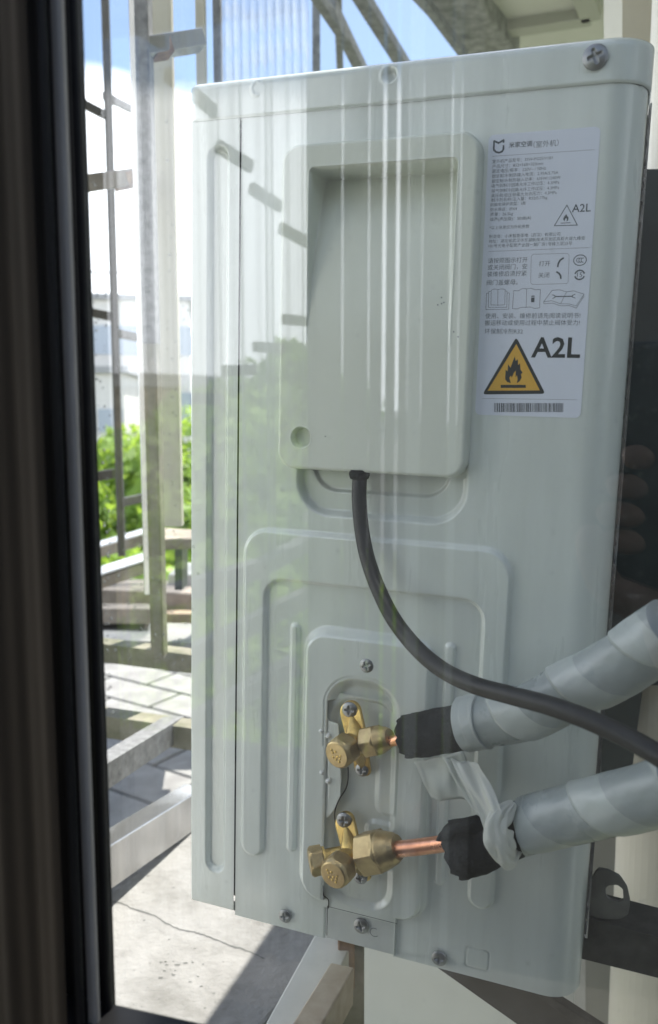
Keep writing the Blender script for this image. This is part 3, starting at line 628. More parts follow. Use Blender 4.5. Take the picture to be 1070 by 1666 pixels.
for s,x,y,xe in (('防触电保护类型：I类',93,70,392),('防水等级：IPX4',92,112,318),('质量：26.5kg',91,155,285),('噪声(声压级)：50dB(A)',90,197,437),('*以上信息仅为外机参数',85,265,423),('制造商：小米智能家电（武汉）有限公司',82,340,685),('地址：湖北省武汉市东湖新技术开发区高新大道九峰街',80,380,895),('101号光电子配套产业园一期厂房1号楼三层25号',78,420,785),('请按照图示打开',72,545,408),('或关闭阀门，安',70,602,405),('装维修后须拧紧',66,658,400),('打开',505,570,600),('关闭',500,668,592)):
    text(s,C2(x,y),C2(xe,y-10),M_ink,0)
for s,x,y,xe in (('阀门盖螺母。',62,52,325),('使用、安装、维修前请先阅读说明书!',50,335,855),('搬运移动或使用过程中禁止阀体受力!',45,393,852),('环保制冷剂R32',45,465,368)): text(s,C3(x,y),C3(xe,y),M_ink,0)
text('A2L',C2(785,100),C2(945,96),M_ink,.01); text('A2L',C4(440,768),C4(812,765),M_ink2,.02,h=abs(C4(440,690)[1]-C4(440,845)[1])); text('15',C2(828,665),C2(872,665),M_ink)
f=ink(M_ink)
for a,b in ((C1(110,285),C1(980,228)),(C2(78,466),C2(935,433)),(C4(70,1155),C4(785,1165))): stroke(f,[a,b],.16)
# rounded box, arcs
bx=[C2(455,490),C2(745,482),C2(762,500),C3(752,45),C3(740,60),C3(448,68),C3(434,50),C2(440,506)]; stroke(f,bx,.16,closed=True)
stroke(f,[C2(712,522),C2(685,540),C2(670,565),C2(664,595)],.9); stroke(f,[C2(655,640),C2(675,652),C2(688,672),C2(690,695)],.9)
cx,cy=C2(853,540); stroke(f,arc(cx,cy,3.3,2.75,0,360,30),.45)
for dx in (-1.2,0,1.2): stroke(f,arc(cx+dx+.4,cy,1.0,1.15,70,290,10),.35)
cx,cy=C2(850,665); stroke(f,arc(cx,cy,2.5,2.4,20,160,14),.75); stroke(f,arc(cx,cy,2.5,2.4,200,340,14),.75)
# small outline triangle + flame
stroke(f,[C2(742,72),C2(635,248),C2(830,242)],.42,closed=True); stroke(f,[C2(690,226),C2(772,222)],.35)
def flame(cx,cy,s,f,mx_=1):
    pts=[(-.1,-1),(-.42,-.88),(-.62,-.55),(-.66,-.15),(-.58,.12),(-.48,-.05),(-.45,.3),(-.30,.55),(-.24,.35),(-.1,.7),(-.04,1.0),(.12,.78),(.22,.45),(.30,.6),(.38,.3),(.52,.1),(.50,.3),(.66,0),(.70,-.4),(.60,-.75),(.40,-.95),(.1,-1),(.32,-.72),(.28,-.4),(.12,-.1),(.06,-.38),(-.06,-.15),(-.16,-.5),(-.30,-.62),(-.25,-.85)]
    flat(f,[(cx+x*s,cy+y*s) for x,y in pts],WI+.02)
cx,cy=C2(733,178); flame(cx,cy,2.0,f)
# logo
stroke(f,[C1(122,212),C1(124,155),C1(162,172),C1(205,147),C1(204,165)],1.0); stroke(f,[C1(120,205)]+[C1(122,230),C1(140,248),C1(165,254),C1(190,245),C1(203,225),C1(204,195)],1.0)
# books
stroke(f,[C3(100,115),C3(128,106),C3(156,112),C3(186,104),C3(218,110),C3(214,240),C3(155,243),C3(97,240)],.22,closed=True); stroke(f,[C3(156,112),C3(155,243)],.22)
stroke(f,[C3(97,128),C3(78,128),C3(76,262),C3(232,262),C3(234,124),C3(218,124)],.22); stroke(f,[C3(76,142),C3(60,142),C3(54,280),C3(248,278),C3(254,140),C3(236,140)],.22)
stroke(f,[C3(290,120),C3(330,122),C3(365,102),C3(400,104),C3(440,100),C3(470,112),C3(517,110),C3(510,265),C3(470,272),C3(430,258),C3(396,262),C3(350,262),C3(320,276),C3(280,272)],.24,closed=True); stroke(f,[C3(400,104),C3(396,262)],.22)
text('i',C3(436,190),C3(470,190),M_ink,.01,h=3.6)
stroke(f,[C3(545,215),C3(615,118),C3(680,112),C3(735,130),C3(800,122),C3(888,150),C3(820,250),C3(760,232),C3(690,232),C3(610,205)],.24,closed=True); stroke(f,[C3(545,215),C3(548,232),C3(620,225),C3(690,250),C3(760,246),C3(822,268),C3(888,165)],.24); stroke(f,[C3(738,132),C3(690,228)],.22)
stroke(f,[C3(640,170),C3(790,168)],.55); stroke(f,[C3(620,155),C3(640,162),C3(640,178),C3(622,186)],.4); stroke(f,[C3(812,150),C3(790,160),C3(790,176),C3(812,182)],.4)
f.build('printed_mark',M_ink,label)
# warning triangle
f=Frame(); TR=[C4(325,690),C4(68,1125),C4(545,1120)]; c0=np.mean(np.array(TR),0)
def shr(k): return [tuple(c0+(np.array(p)-c0)*k) for p in TR]
rp=[]
for i in range(3):
    p=np.array(TR[i]);a=np.array(TR[i-1]);b=np.array(TR[(i+1)%3]); p1=p+nz(a-p)*2.2; p2=p+nz(b-p)*2.2
    for t in np.linspace(0,1,6): rp.append(tuple((1-t)**2*p1+2*t*(1-t)*p+t*t*p2))
flat(f,rp,WI); f.build('warning_triangle_border',M_ink2,label)
f=Frame(); flat(f,[C4(325,742),C4(108,1096),C4(503,1094)],WI+.03); f.build('warning_triangle_field',M_yel,label)
f=Frame(); cx,cy=C4(308,938); 
def flame2(cx,cy,sx_,sy_):
    pts=[(-.95,-.72),(-.95,.0),(-.72,-.12),(-.7,.42),(-.42,.15),(-.15,.72),(0,1.0),(.12,.68),(.36,.78),(.42,.35),(.62,.5),(.72,.02),(.98,-.2),(.78,-.35),(.92,-.55),(.7,-.85),(.4,-1.0),(.45,-.7),(.36,-.4),(.2,-.55),(.2,-.05),(-.02,-.25),(-.2,-.6),(-.32,-.45),(-.48,-.6),(-.35,-.85),(-.28,-1.0),(-.7,-.92)]
    f.add([(cx+x*sx_,cy+y*sy_,WI+.06) for x,y in pts],[tuple(range(len(pts)))])
flame2(cx,cy,abs(C4(375,938)[0]-C4(240,938)[0])/2,abs(C4(308,838)[1]-C4(308,1040)[1])/2)
flat(f,[C4(207,1052),C4(397,1052),C4(397,1075),C4(207,1075)],WI+.06); f.build('flame_symbol',M_ink2,label)
f=Frame(); x=158; random.seed(3)
while x<678:
    w=random.choice([2.5,2.5,4,6.5]); flat(f,[C4(x,1190),C4(min(x+w,680),1190.5),C4(min(x+w,680),1258.5),C4(x,1258)]); x+=w+random.choice([2.8,2.8,4.5,7])
f.build('barcode',M_ink2,label)

# ------------------------------------------------------------------ brass service valves (parts of the unit)
def hexnut(f,p,d,t,r,phase=0,ch=.18,n=60):
    f.add(*lathe(p,d,[(0,r*.80),(0.001,r*.86),(t*ch,r*1.16),(t*(1-ch),r*1.16),(t,r*.86),(t,r*.2)],n,hexf=r,phase=phase))
def valve(tip,bscrew,low,body,cap,capr,nut,nutr,nutd,sidecap=None):
    f=Frame()
    b0=P3(*body); 
    # bracket: flat tab with round top
    a=P3(*tip); l_=P3(*low); d=nz(a-b0); s=nz(np.cross(d,[0,0,1])); wd=7.2
    pts=[]
    for k in range(13): an=math.pi*k/12; pts.append(a+s*math.cos(an)*wd+d*math.sin(an)*wd)
    e=b0; pts+=[e-s*wd*.95,e+s*wd*.95]; f.add(*extr([np.array([p[0],p[1],p[2]]) for p in pts],(0,0,3.2)))
    d2=nz(l_-b0); s2=nz(np.cross(d2,[0,0,1])); pts=[]
    for k in range(13): an=math.pi*k/12; pts.append(l_+s2*math.cos(an)*5.4+d2*math.sin(an)*5.4)
    pts+=[b0-s2*5.4,b0+s2*5.4]; f.add(*extr([np.array([p[0],p[1],p[2]-2]) for p in pts],(0,0,3.2)))
    vb=f.build('service_valve',M_brass,unit,smooth=False,bevel=.8)
    # cast body: smooth skinned tubes
    f=Frame(); cp_=P3(*cap); np_=P3(*nut)
    f.add(*sweep(spline([a+d*(-2)+np.array([0,0,1]),(a+b0)/2+np.array([0,0,3]),b0+np.array([0,0,4]),(b0+l_)/2+np.array([0,0,2]),l_+np.array([0,0,-1])],16),[1.5,2.2,3,3.8,4.6,5.6,6.6,7.2,7.0,6.2,5.2,4.2,3.4,2.6,2,1.5],24))
    f.add(*sweep(spline([b0+np.array([0,0,4]),(b0+cp_)/2,cp_+nz(b0-cp_)*5],8),[7.5]*8,24)); f.add(*sweep(spline([b0+np.array([0,0,4]),(b0+np_)/2,np_],8),[7.6,7.2,6.6,6.2,6,6,6,6],24))
    if sidecap: sc_=P3(*sidecap[:3]); f.add(*sweep(spline([b0+np.array([0,0,5]),(b0+sc_)/2,sc_],8),[7,6.5,6,5.8,5.6,5.6,5.6,5.6],24))
    f.build('valve_body',M_brass,vb,smooth=True)
    # spindle cap facing the camera
    f=Frame(); dc=nz(cp_-b0); L_=13; f.add(*lathe(cp_-dc*L_,dc,[(0,capr*.8),(.4,capr*.95),(2,capr*1.10),(L_*.62,capr*1.12),(L_*.8,capr*1.04),(L_*.95,capr*.93),(L_,capr*.84),(L_,capr*.1)],60,hexf=capr*1.0,phase=.3))
    o=f.build('spindle_cap',M_brass2,vb)
    # cast letters on the cap face: raised beads (unreadable casting marks)
    f=Frame(); dd,ss,uu=basis(dc)
    for (x,y) in ((-.45,.25),(-.35,-.05),(-.2,.3),(-.1,.05),(.05,.35),(.1,-.35),(.25,-.1),(.3,-.45),(-.25,-.3)):
        f.add(*lathe(cp_+ss*x*capr*.9+uu*y*capr*.9-dc*.1,dc,[(0,1.0),(.35,.8),(.5,.3)],8))
    f.build('cast_mark',M_brass,vb,smooth=True)
    # flare nut
    f=Frame(); dn=nz(P3(*nutd)-np_); Ln=nutr*1.15
    f.add(*lathe(np_,dn,[(0,nutr*.85),(.01,nutr*.92),(1.2,nutr*1.16),(Ln,nutr*1.16),(Ln+.8,nutr*1.02)],60,hexf=nutr,phase=.25))
    f.add(*lathe(np_+dn*(Ln*.9),dn,[(0,nutr*1.02),(nutr*.3,nutr*.98),(nutr*.9,nutr*.78),(nutr*1.15,nutr*.62),(nutr*1.15,nutr*.3)],48)); f.build('flare_nut',M_brass2,vb)
    if sidecap:
        ds_=nz(sc_-b0); f=Frame(); f.add(*lathe(sc_-ds_*.5,ds_,[(0,sidecap[3]*.9),(.4,sidecap[3]*1.1),(7.2,sidecap[3]*1.14),(8.6,sidecap[3]*.98),(9,sidecap[3]*.8),(9,.5)],60,hexf=sidecap[3],phase=.52)); f.build('charge_port_cap',M_brass2,vb)
        f=Frame(); f.add(*lathe(sc_-ds_*2.2,ds_,[(0,6),(0,7.6),(1.6,7.6),(1.6,6)],36)); f.build('collar',M_brass,vb)
    for (x,y,r) in bscrew: screw(x,y,r,tip[2]+2.8 if y==bscrew[0][1] else 6.5,vb,rot=random.uniform(-.2,.5))
    return vb
valve((572,1157,9),[(568,1155,4.9),(588,1253,4.3)],(590,1252,5),(583,1203,14),(547,1229,37),9.0,(594,1208,21),8.6,(634,1200,25))
valve((563,1337,7),[(559,1335,5.0),(586,1428,4.5)],(590,1425,5),(575,1387,16),(541,1425,42),9.4,(590,1390,24),12.0,(640,1380,27),sidecap=(524,1398,26,8.2))

# ------------------------------------------------------------------ insulated pipes
def wrap_tube(path,r,pitch,phase,step=.05,n=44):
    def rf(s,th):
        f_=((s/pitch-th/(2*math.pi)+phase)%1.0)
        return 1+step*(1-f_)**1.0*1.0*(1 if f_>.03 else f_/.03)+.006*math.sin(th*11+s*.35)*math.sin(s*.17+1)+.008*math.sin(th*3+s*.11)+.006*math.sin(th*5-s*.23)
    return sweep(path,r,n,rf)
def ragged(path,r,n=40,amp=2.2,inner=.62):
    "foam sleeve with a torn, hollow left end"
    f=[];V,Fc=sweep(path,r,n,lambda s,th:1+.02*math.sin(th*3+s*.3)+.012*math.sin(7*th+s*.9),caps=False)
    V=[np.array(v) for v in V]; T=nz(path[1]-path[0])
    for i in range(n): V[i]=V[i]+T*(amp*(math.sin(i*1.7)+.6*math.sin(i*4.1))*.6)
    b=len(V)
    for i in range(n): V.append(path[0]+(V[i]-path[0])*inner)
    for i in range(n): V.append(path[0]+T*14+(V[i]-path[0])*inner)
    for i in range(n):
        j=(i+1)%n; Fc.append((j,i,b+i,b+j)); Fc.append((b+j,b+i,b+n+i,b+n+j))
    Fc.append(tuple((len(path)-1)*n+i for i in range(n))); return V,Fc
# upper pipe
o1=P3(650,1205,26); up=uempty('insulated_pipe',o1); tag(up,'upper insulated pipe in black foam and grey vinyl tape, rising to the right edge','pipe',group='insulated refrigerant pipes')
f=Frame(o1); f.add(*sweep(spline([P3(622,1208,24),P3(640,1205,26),P3(700,1192,34)],10),3.3,20)); f.build('copper_tube',M_copper,up,smooth=True)
fp=spline([P3(664,1199,28),P3(695,1193,32),P3(735,1186,36),P3(790,1172,42)],22)
f=Frame(o1); f.add(*ragged(fp,[12.6]*4+[13]*18,44,1.8)); f.build('foam_insulation',M_foam,up,smooth=True)
tp=spline([P3(756,1178,38),P3(800,1171,42),P3(860,1158,50),P3(930,1121,60),P3(1000,1087,72),P3(1060,1046,82),P3(1130,998,92)],90)
def tape_build(f,VF,path,n,pitch,phase,par):
    V,Fc=VF; f.add(V,Fc); o=f.build('vinyl_tape',[M_tape,M_tapeL],par,smooth=True)
    Ls_=np.concatenate([[0],np.cumsum(np.linalg.norm(np.diff(path,axis=0),axis=1))]); nf=len(Fc); idx=np.zeros(len(o.data.polygons),np.int32)
    for q_ in range(min(nf,(len(path)-1)*n)):
        k,i=divmod(q_,n); f_=((Ls_[k]/pitch-(i+.5)/n+phase)%1.0); idx[q_]=1 if f_<.42 else 0
    o.data.polygons.foreach_set('material_index',idx); return o
f=Frame(o1); rad=np.linspace(13.7,14.8,260); tpf=spline(tp[::9],260); tape_build(f,wrap_tube(tpf,rad,46,.35,.075,72),tpf,72,46,.35,up)
f=Frame(o1)
f.add(*wrap_tube(spline(tp[:13:2],80),15.1,6.5,.2,.03,64))
f.build('end_tape_wraps',M_tapeL,up,smooth=True)
# lower pipe
o2=P3(740,1375,30); lp=uempty('insulated_pipe',o2); tag(lp,'lower insulated pipe with bare copper and torn black foam, taped in grey vinyl','pipe',group='insulated refrigerant pipes')
f=Frame(o2); f.add(*sweep(spline([P3(618,1384,26),P3(680,1378,30),P3(760,1366,38),P3(830,1350,48)],20),4.9,28)); f.build('copper_tube',M_copper,lp,smooth=True)
fp=spline([P3(750,1382,36),P3(780,1374,40),P3(830,1354,46),P3(880,1337,54)],26)
f=Frame(o2); f.add(*ragged(fp,list(np.linspace(16.6,14.6,14))+[14.2]*12,44,2.4,.5)); f.build('foam_insulation',M_foam,lp,smooth=True)
# torn foam flap above the copper
f=Frame(o2); fpx=[(712,1357),(722,1346),(750,1330),(775,1324),(800,1330),(805,1352),(775,1345),(745,1344),(738,1352),(722,1358)]
f.add(*extr([P3(x,y,44) for x,y in fpx],(0,0,9))); f.build('foam_flap',M_foam,lp,bevel=1.2)
tp2=spline([P3(850,1346,50),P3(900,1331,58),P3(960,1317,68),P3(1030,1300,82),P3(1110,1276,96)],220)
V,Fc=wrap_tube(tp2,[14.6]*220,56,.05,.07,72)
Tn0=nz(tp2[1]-tp2[0]); V=[np.array(v) for v in V]
for k in range(24):
    for i in range(72):
        th=2*math.pi*i/72; V[k*72+i]=V[k*72+i]+Tn0*(9*math.sin(th*1+2.2))*(1-k/24)
f=Frame(o2); tape_build(f,(V,Fc),tp2,72,56,.05,lp)
# hanging film end (triangular transparent) and twisted strip
def clothpatch(px,w,name,m,org,parent,nu=14,nv=14,amp=2.5,seed=1,th=.12):
    "four picture corners TL,TR,BR,BL with depths -> crumpled sheet"
    rg=np.random.default_rng(seed); c=[P3(x,y,ww) for (x,y),ww in zip(px,w)]; V=[]; ph=rg.random(6)*6
    for j in range(nv+1):
        for i in range(nu+1):
            a,b=i/nu,j/nv; p=(c[0]*(1-a)+c[1]*a)*(1-b)+(c[3]*(1-a)+c[2]*a)*b
            p=p+np.array([math.sin(b*5+ph[0])*.8*amp*.5,math.sin(a*6+ph[5])*amp*.3,amp*(math.sin(a*9+b*4+ph[1])*.5+math.sin(a*4-b*7+ph[2])*.5+.3*math.sin(a*17+ph[3]))]); V.append(p)
    f=Frame(org); f.add(V,[(j*(nu+1)+i,j*(nu+1)+i+1,(j+1)*(nu+1)+i+1,(j+1)*(nu+1)+i) for j in range(nv) for i in range(nu)])
    o=f.build(name,m,parent,smooth=True); s=o.modifiers.new('s','SOLIDIFY'); s.thickness=th/1000; return o
clothpatch([(672,1240),(752,1222),(765,1300),(702,1302)],[34,50,40,34],'loose_film_end',M_film,o1,up,seed=3,amp=2)
clothpatch([(735,1236),(782,1244),(820,1335),(790,1350)],[48,52,72,66],'film_strip',M_film2,o1,up,nu=16,amp=2.2,seed=5)
clothpatch([(716,1228),(752,1224),(792,1330),(770,1322)],[44,46,60,52],'film_strip',M_film,o1,up,nu=12,amp=2,seed=8)
f=Frame(o2); kp=spline([P3(836,1306,60),P3(808,1340,68),P3(812,1372,70),P3(826,1396,64),P3(846,1376,58)],70); kr=np.interp(np.linspace(0,1,70),[0,.15,.4,.6,.8,1],[1.5,4.5,6.6,5.8,4,1.2]); f.add(*sweep(kp,kr,60,lambda s,th:.8+.42*abs(math.sin(th*1.5+s*.05))*abs(math.cos(th*2.5-s*.12))+.22*abs(math.sin(th*4.5+s*.21))))
f.build('twisted_film_knot',M_film2,lp,smooth=True)
# ------------------------------------------------------------------ power cable
o3=P3(585,775,6); pc=Frame(o3)
cps=[(585,750,5),(585,775,6),(584,810,9),(588,860,14),(598,910,20),(616,960,28),(642,1010,38),(678,1055,50),(720,1090,62),(770,1114,76),(830,1131,92),(890,1147,106),(950,1168,118),(1010,1195,128),(1070,1228,138),(1130,1268,146)]
pc.add(*sweep(spline([P3(*p) for p in cps],120),4.55,28)); ce=uempty('power_cable',o3); tag(ce,'black round power cable curving from the terminal cover down to the right edge','cable'); pc.build('sheath',M_cable,ce,smooth=True)

gr_=Frame(); gr_.add(*sweep([P3(584.5,764,6),P3(584.5,772,6),P3(584.5,779,6)],[6.2,6.4,5.6],28)); gr_.build('grommet',M_foam,unit,smooth=True)
# ------------------------------------------------------------------ mounting foot, steel angle and brace (behind, lower right)
ft=Frame(); WQ=-60
pts=[P3(x,y,WQ) for x,y in ((958,1492),(962,1430),(972,1414),(988,1416),(1008,1426),(1020,1444),(1025,1466),(1022,1488),(1008,1496),(985,1496))]
hole_=[P3(x,y,WQ) for x,y in ((985,1446),(990,1441),(1004,1440),(1013,1447),(1014,1464),(1006,1468),(992,1464),(986,1458))]
m_=40
def res(p,n):
    p=np.array(p); q_=np.vstack([p,p[:1]]); d=np.concatenate([[0],np.cumsum(np.linalg.norm(np.diff(q_,axis=0),axis=1))]); t=np.linspace(0,d[-1],n,endpoint=False); return np.stack([np.interp(t,d,q_[:,k]) for k in range(3)],1)
def radial(p,c,n):
    p=res(p,400); a=np.arctan2(p[:,1]-c[1],p[:,0]-c[0]); o_=[]
    for t in np.linspace(-math.pi,math.pi,n,endpoint=False): o_.append(p[np.argmin(np.abs((a-t+math.pi)%(2*math.pi)-math.pi))])
    return o_
hc_=np.mean(np.array(hole_),0); A1=radial(pts,hc_,m_); A2=radial(hole_,hc_,m_); V=[*A1,*A2,*[p+np.array([0,0,-3]) for p in A1],*[p+np.array([0,0,-3]) for p in A2]]
Fc=[]
for i in range(m_):
    j=(i+1)%m_; Fc+=[(i,j,m_+j,m_+i),(2*m_+j,2*m_+i,3*m_+i,3*m_+j),(j,i,2*m_+i,2*m_+j),(m_+i,m_+j,3*m_+j,3*m_+i)]
ft.add(V,Fc); ft.build('mounting_foot',mat('galvanised_foot',(.20,.20,.185),.5,metal=.3,noise=.3,nscale=60),unit,bevel=.4)
oa=P3(1000,1540,-60); ae=uempty('steel_angle',oa); tag(ae,'dark steel channel bracket running right from beneath the mounting foot','bracket')
f=Frame(oa); a,b=P3(935,1500,-60),P3(1200,1560,-60)
def facebox(pxs,w,dw,name,par,org,m,bev=.6):
    f=Frame(org); f.add(*extr([P3(x,y,w) for x,y in pxs],(0,0,dw))); return f.build(name,m,par,bevel=bev)
facebox([(944,1494),(1150,1552),(1150,1612),(944,1560)],-58,-3,'web',ae,oa,M_dk); facebox([(944,1490),(1150,1546),(1150,1553),(944,1496)],-58,-34,'flange',ae,oa,M_dk)
facebox([(930,1470),(1150,1536),(1150,1546),(930,1480)],-92,-3,'rear_flange',ae,oa,M_dk)
ob=P3(800,1600,-30); be=uempty('diagonal_brace',ob); tag(be,'dark grey diagonal brace passing under the bottom edge of the unit','brace')
facebox([(690,1560),(845,1595),(985,1700),(930,1730)],-40,-8,'brace_plate',be,ob,mat('brace_steel',(.07,.068,.064),.5,metal=.2,noise=.25,nscale=40)); facebox([(835,1590),(862,1600),(1000,1690),(978,1700)],-32,-8,'brace_lip',be,ob,M_dk)
# pale bracket beam under the unit, left of the white sheet
bb_=MB(); p=fl(520,1538,ZS+.05); q_=fl(440,1700,ZS+.05); 
oo=np.array(fl(540,1600,-.46)); bk=empty('bracket_arm',oo); tag(bk,'tan bracket arm with sunlit top and orange-lit end put in by colour below the left seam of the unit','bracket')
def bm(p,q,w,h,m,n): b=MB(); b.add(*beam(np.array(p)-oo,np.array(q)-oo,w,h)); return b.build(n,m,bk,bevel=.0015)
M_tanp=mat('tan_paint',(.50,.42,.32),.6,col2=(.36,.29,.21),nscale=40,bump=.3,bscale=150)
bm(fl(545,1548,-.455),fl(462,1715,-.455),.034,.03,mat('sunlit_arm_white',(.66,.65,.60),.5,noise=.1,nscale=30),'arm_top')  # sun on the arm's top face is put into this pale colour
bm(at(556,1600,.60),at(476,1740,.50),.020,.030,M_tanp,'arm_side')
bm(at(563,1500,.64),at(563,1602,.64),.014,.014,M_rail,'end_post'); bm(at(573,1500,.645),at(573,1800,.645),.008,.02,M_moss,'rear_post')  # end_post coloured orange to stand for the light on it

# ================================================================== WINDOW SASH
s0=gp(185,1640); zb=gp(190,1636)[2]
sash=empty('window_sash',gp(150,833)); tag(sash,'black framed window sash whose glass mirrors the sky over the outdoor unit','window'); so__=np.array(sash.location)
def strip(px0,px1,off0,off1,name,m,y0=-150,y1=1800,bev=.0012):
    "vertical profile whose left/right edges cross the eye level at px0/px1"
    a=gp(px0,676,off1); bb_k=gp(px1,676,off0); b=bb_k+gn*(off1-off0)
    base=[np.array([p[0],p[1],-.62]) for p in (a,b,bb_k,a-gn*(off1-off0))]
    V,Fc=extr([p-so__ for p in base],(0,0,1.4)); m_b=MB(); m_b.add(V,Fc); return m_b.build(name,m,sash,bevel=bev)
# edges at eye level (y=676): outer black 0..; curtain shows left of x=62
strip(80,104,.0135,.0175,'outer_frame',M_frame); strip(104,131,.0075,.0115,'seal_strip',M_frame2); strip(130,153.5,.0005,.0045,'glazing_bead',M_frame)
a=gp(20,676,-.001); b=gp(149,676,-.001); cb_=MB(); cb_.add(*extr([np.array([q_[0],q_[1],-.62])-so__ for q_ in (a,b,b-gn*.003,a-gn*.003)],(0,0,1.4))); cb_.build('sash_core',M_frame,sash)
rb=MB(); a=gp(95,1668,0); b=gp(800,1668,0); zb=gp(190,1636,.0)[2]
V,Fc=extr([gx*-.31-gn*(GD+.001)+gz*(zb-.0)-so__,gx*1.0-gn*(GD+.001)+gz*zb-so__,gx*1.0-gn*(GD-.016)+gz*zb-so__,gx*-.31-gn*(GD-.016)+gz*zb-so__],(0,0,-.25)); rb.add(V,Fc); rb.build('bottom_rail',M_frame,sash,bevel=.0012)
gl=MB(); a0=(gp(150,676)@gx)-.004
V,Fc=extr([g2(a0,GD,-.75)-so__,g2(1.1,GD,-.75)-so__,g2(1.1,GD,.75)-so__,g2(a0,GD,.75)-so__],-gn*.005); gl.add(V,Fc); gl.build('glass_pane',M_glass,sash)
# droplets
dr=MB(); rg=np.random.default_rng(5)
def drop(px,py,r):
    c=gp(px,py,-.0052)-so__; dr.add(*lathe(c,-gn,[(0,r),(r*.3,r*.8),(r*.5,r*.4),(r*.55,r*.05)],8))
for i in range(70): y=rg.uniform(280,1320); x=150+ (y-300)*.035+rg.exponential(7)-4; drop(x,y,rg.uniform(.00025,.0006))
for i in range(50): drop(rg.uniform(270,312)+0,rg.uniform(150,860),rg.uniform(.0002,.0004))
for i in range(90): drop(rg.uniform(970,1070),rg.uniform(560,1060),rg.uniform(.00008,.0002))
for i in range(60): drop(rg.uniform(160,330),rg.uniform(860,1080),rg.uniform(.0002,.0005))
o=dr.build('water_drops',M_drop,sash,smooth=True); o['kind']='stuff'
# brown curtain at the far left
cu=MB(); V=[]; n=90
for i in range(n+1):
    f_=i/n; p=gp(-140+f_*212,676,.020); dd=.0018*math.sin(f_*15)+.0005*math.sin(f_*47+1)
    q_=p+gn*dd; V+=[np.array([q_[0],q_[1],-1.3]),np.array([q_[0],q_[1],.95])]
cu.add(V,[(2*i,2*i+2,2*i+3,2*i+1) for i in range(n)]); o=cu.build('curtain',M_curt,smooth=True); tag(o,'brown curtain in vertical folds at the far left of the window','curtain'); s=o.modifiers.new('s','SOLIDIFY'); s.thickness=.001

# ================================================================== ROOM behind the camera (seen only in the glass)
RB=-1.45 # back wall, as forward distance b (virtual 2*GD-RB)
def rbox(a0_,a1_,b0_,b1_,z0,z1,name,m,lab=None,cat=None):
    b=MB(); b.add(*extr([g2(a0_,b0_,z0),g2(a1_,b0_,z0),g2(a1_,b1_,z0),g2(a0_,b1_,z0)],(0,0,z1-z0))); o=b.build(name,m)
    if lab: tag(o,lab,cat)
    else: tag(o,kind='structure')
    return o
vb_=2*GD-RB  # virtual forward distance of the back wall
xedge=((503-535)/F*RT+FW); aed=vb_*((xedge@gx)/(-(xedge@gn)))
x2=((770-535)/F*RT+FW); aed2=vb_*((x2@gx)/(-(x2@gn)))
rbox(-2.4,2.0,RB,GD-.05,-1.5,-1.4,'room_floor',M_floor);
rbox(1.9,2.0,RB,GD,-1.4,1.15,'room_wall',mat('fill_wall_plaster',(.72,.72,.70),.8,noise=.05,nscale=4)); rbox(aed2,1.9,RB-.1,RB,-1.4,1.15,'room_wall',M_room)  # right wall is unseen, made white to bounce fill light onto the unit
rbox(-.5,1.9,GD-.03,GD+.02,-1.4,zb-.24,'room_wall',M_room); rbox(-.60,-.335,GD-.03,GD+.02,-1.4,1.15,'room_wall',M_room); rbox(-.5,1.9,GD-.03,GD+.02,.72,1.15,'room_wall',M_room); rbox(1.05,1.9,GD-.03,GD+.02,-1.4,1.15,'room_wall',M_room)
pw=MB(); pw.add(*extr([np.array([.52,.24,-.9]),np.array([.56,.24,-.9]),np.array([.56,.95,-.9]),np.array([.52,.95,-.9])],(0,0,1.5))); tag(pw.build('unseen_side_wall',mat('side_wall_render',(.55,.55,.52),.8,noise=.2,nscale=5)),kind='structure')  # unseen wall added to dim the unit's corner and bounce light back
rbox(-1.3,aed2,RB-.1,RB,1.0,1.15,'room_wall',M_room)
for (q0,q1,z0,z1) in ((-.335,1.9,-1.4,zb-.26),(-.60,-.336,-1.4,1.15),(1.05,1.9,zb-.26,.72)): rbox(q0,q1,GD+.021,GD+.036,z0,z1,'bounce_wall_face',mat('bounce_plaster',(.76,.75,.72),.8,noise=.08,nscale=5,bump=.3,bscale=60))  # unseen pale skins added to throw light back onto the unit's side
# curtain of hanging vertical blind slats across the right part of the opening
vbn=empty('vertical_blind',g2((aed+aed2)/2,RB+.02,1.0)); tag(vbn,'vertical blind hanging in the room opening, seen as pale streaks in the glass','blind'); vo=np.array(vbn.location)
def blindmat(name,c,tr):
    m=mat(name,c,.7); t=m.node_tree; b=t.nodes['Principled BSDF']; o=t.nodes['Material Output']; k=t.nodes.new('ShaderNodeBsdfTranslucent'); k.inputs[0].default_value=(*c,1); s=t.nodes.new('ShaderNodeMixShader'); s.inputs[0].default_value=tr; t.links.new(b.outputs[0],s.inputs[1]); t.links.new(k.outputs[0],s.inputs[2]); t.links.new(s.outputs[0],o.inputs[0]); return m
MB1=blindmat('blind_fabric',(.11,.115,.115),.35); MB2=blindmat('thin_blind_fabric',(.42,.44,.44),.75)
def apx(px): x=((px-535)/F*RT+FW); return vb_*((x@gx)/(-(x@gn)))
for x0,x1,m in ((503,560,MB1),(560,601,MB1),(601,622,MB1),(627,643,MB1),(648,662,MB1),(662,684,MB2),(684,728,MB1),(728,742,MB2),(742,775,MB1)):
    b=MB(); V,Fc=extr([g2(apx(x0),RB+.02,-1.38)-vo,g2(apx(x1)-.0015,RB+.02+(.006 if x1-x0>25 else 0),-1.38)-vo,g2(apx(x1)-.0015,RB+.022+(.006 if x1-x0>25 else 0),-1.38)-vo,g2(apx(x0),RB+.022,-1.38)-vo],(0,0,2.36)); b.add(V,Fc); b.build('slat',m,vbn)
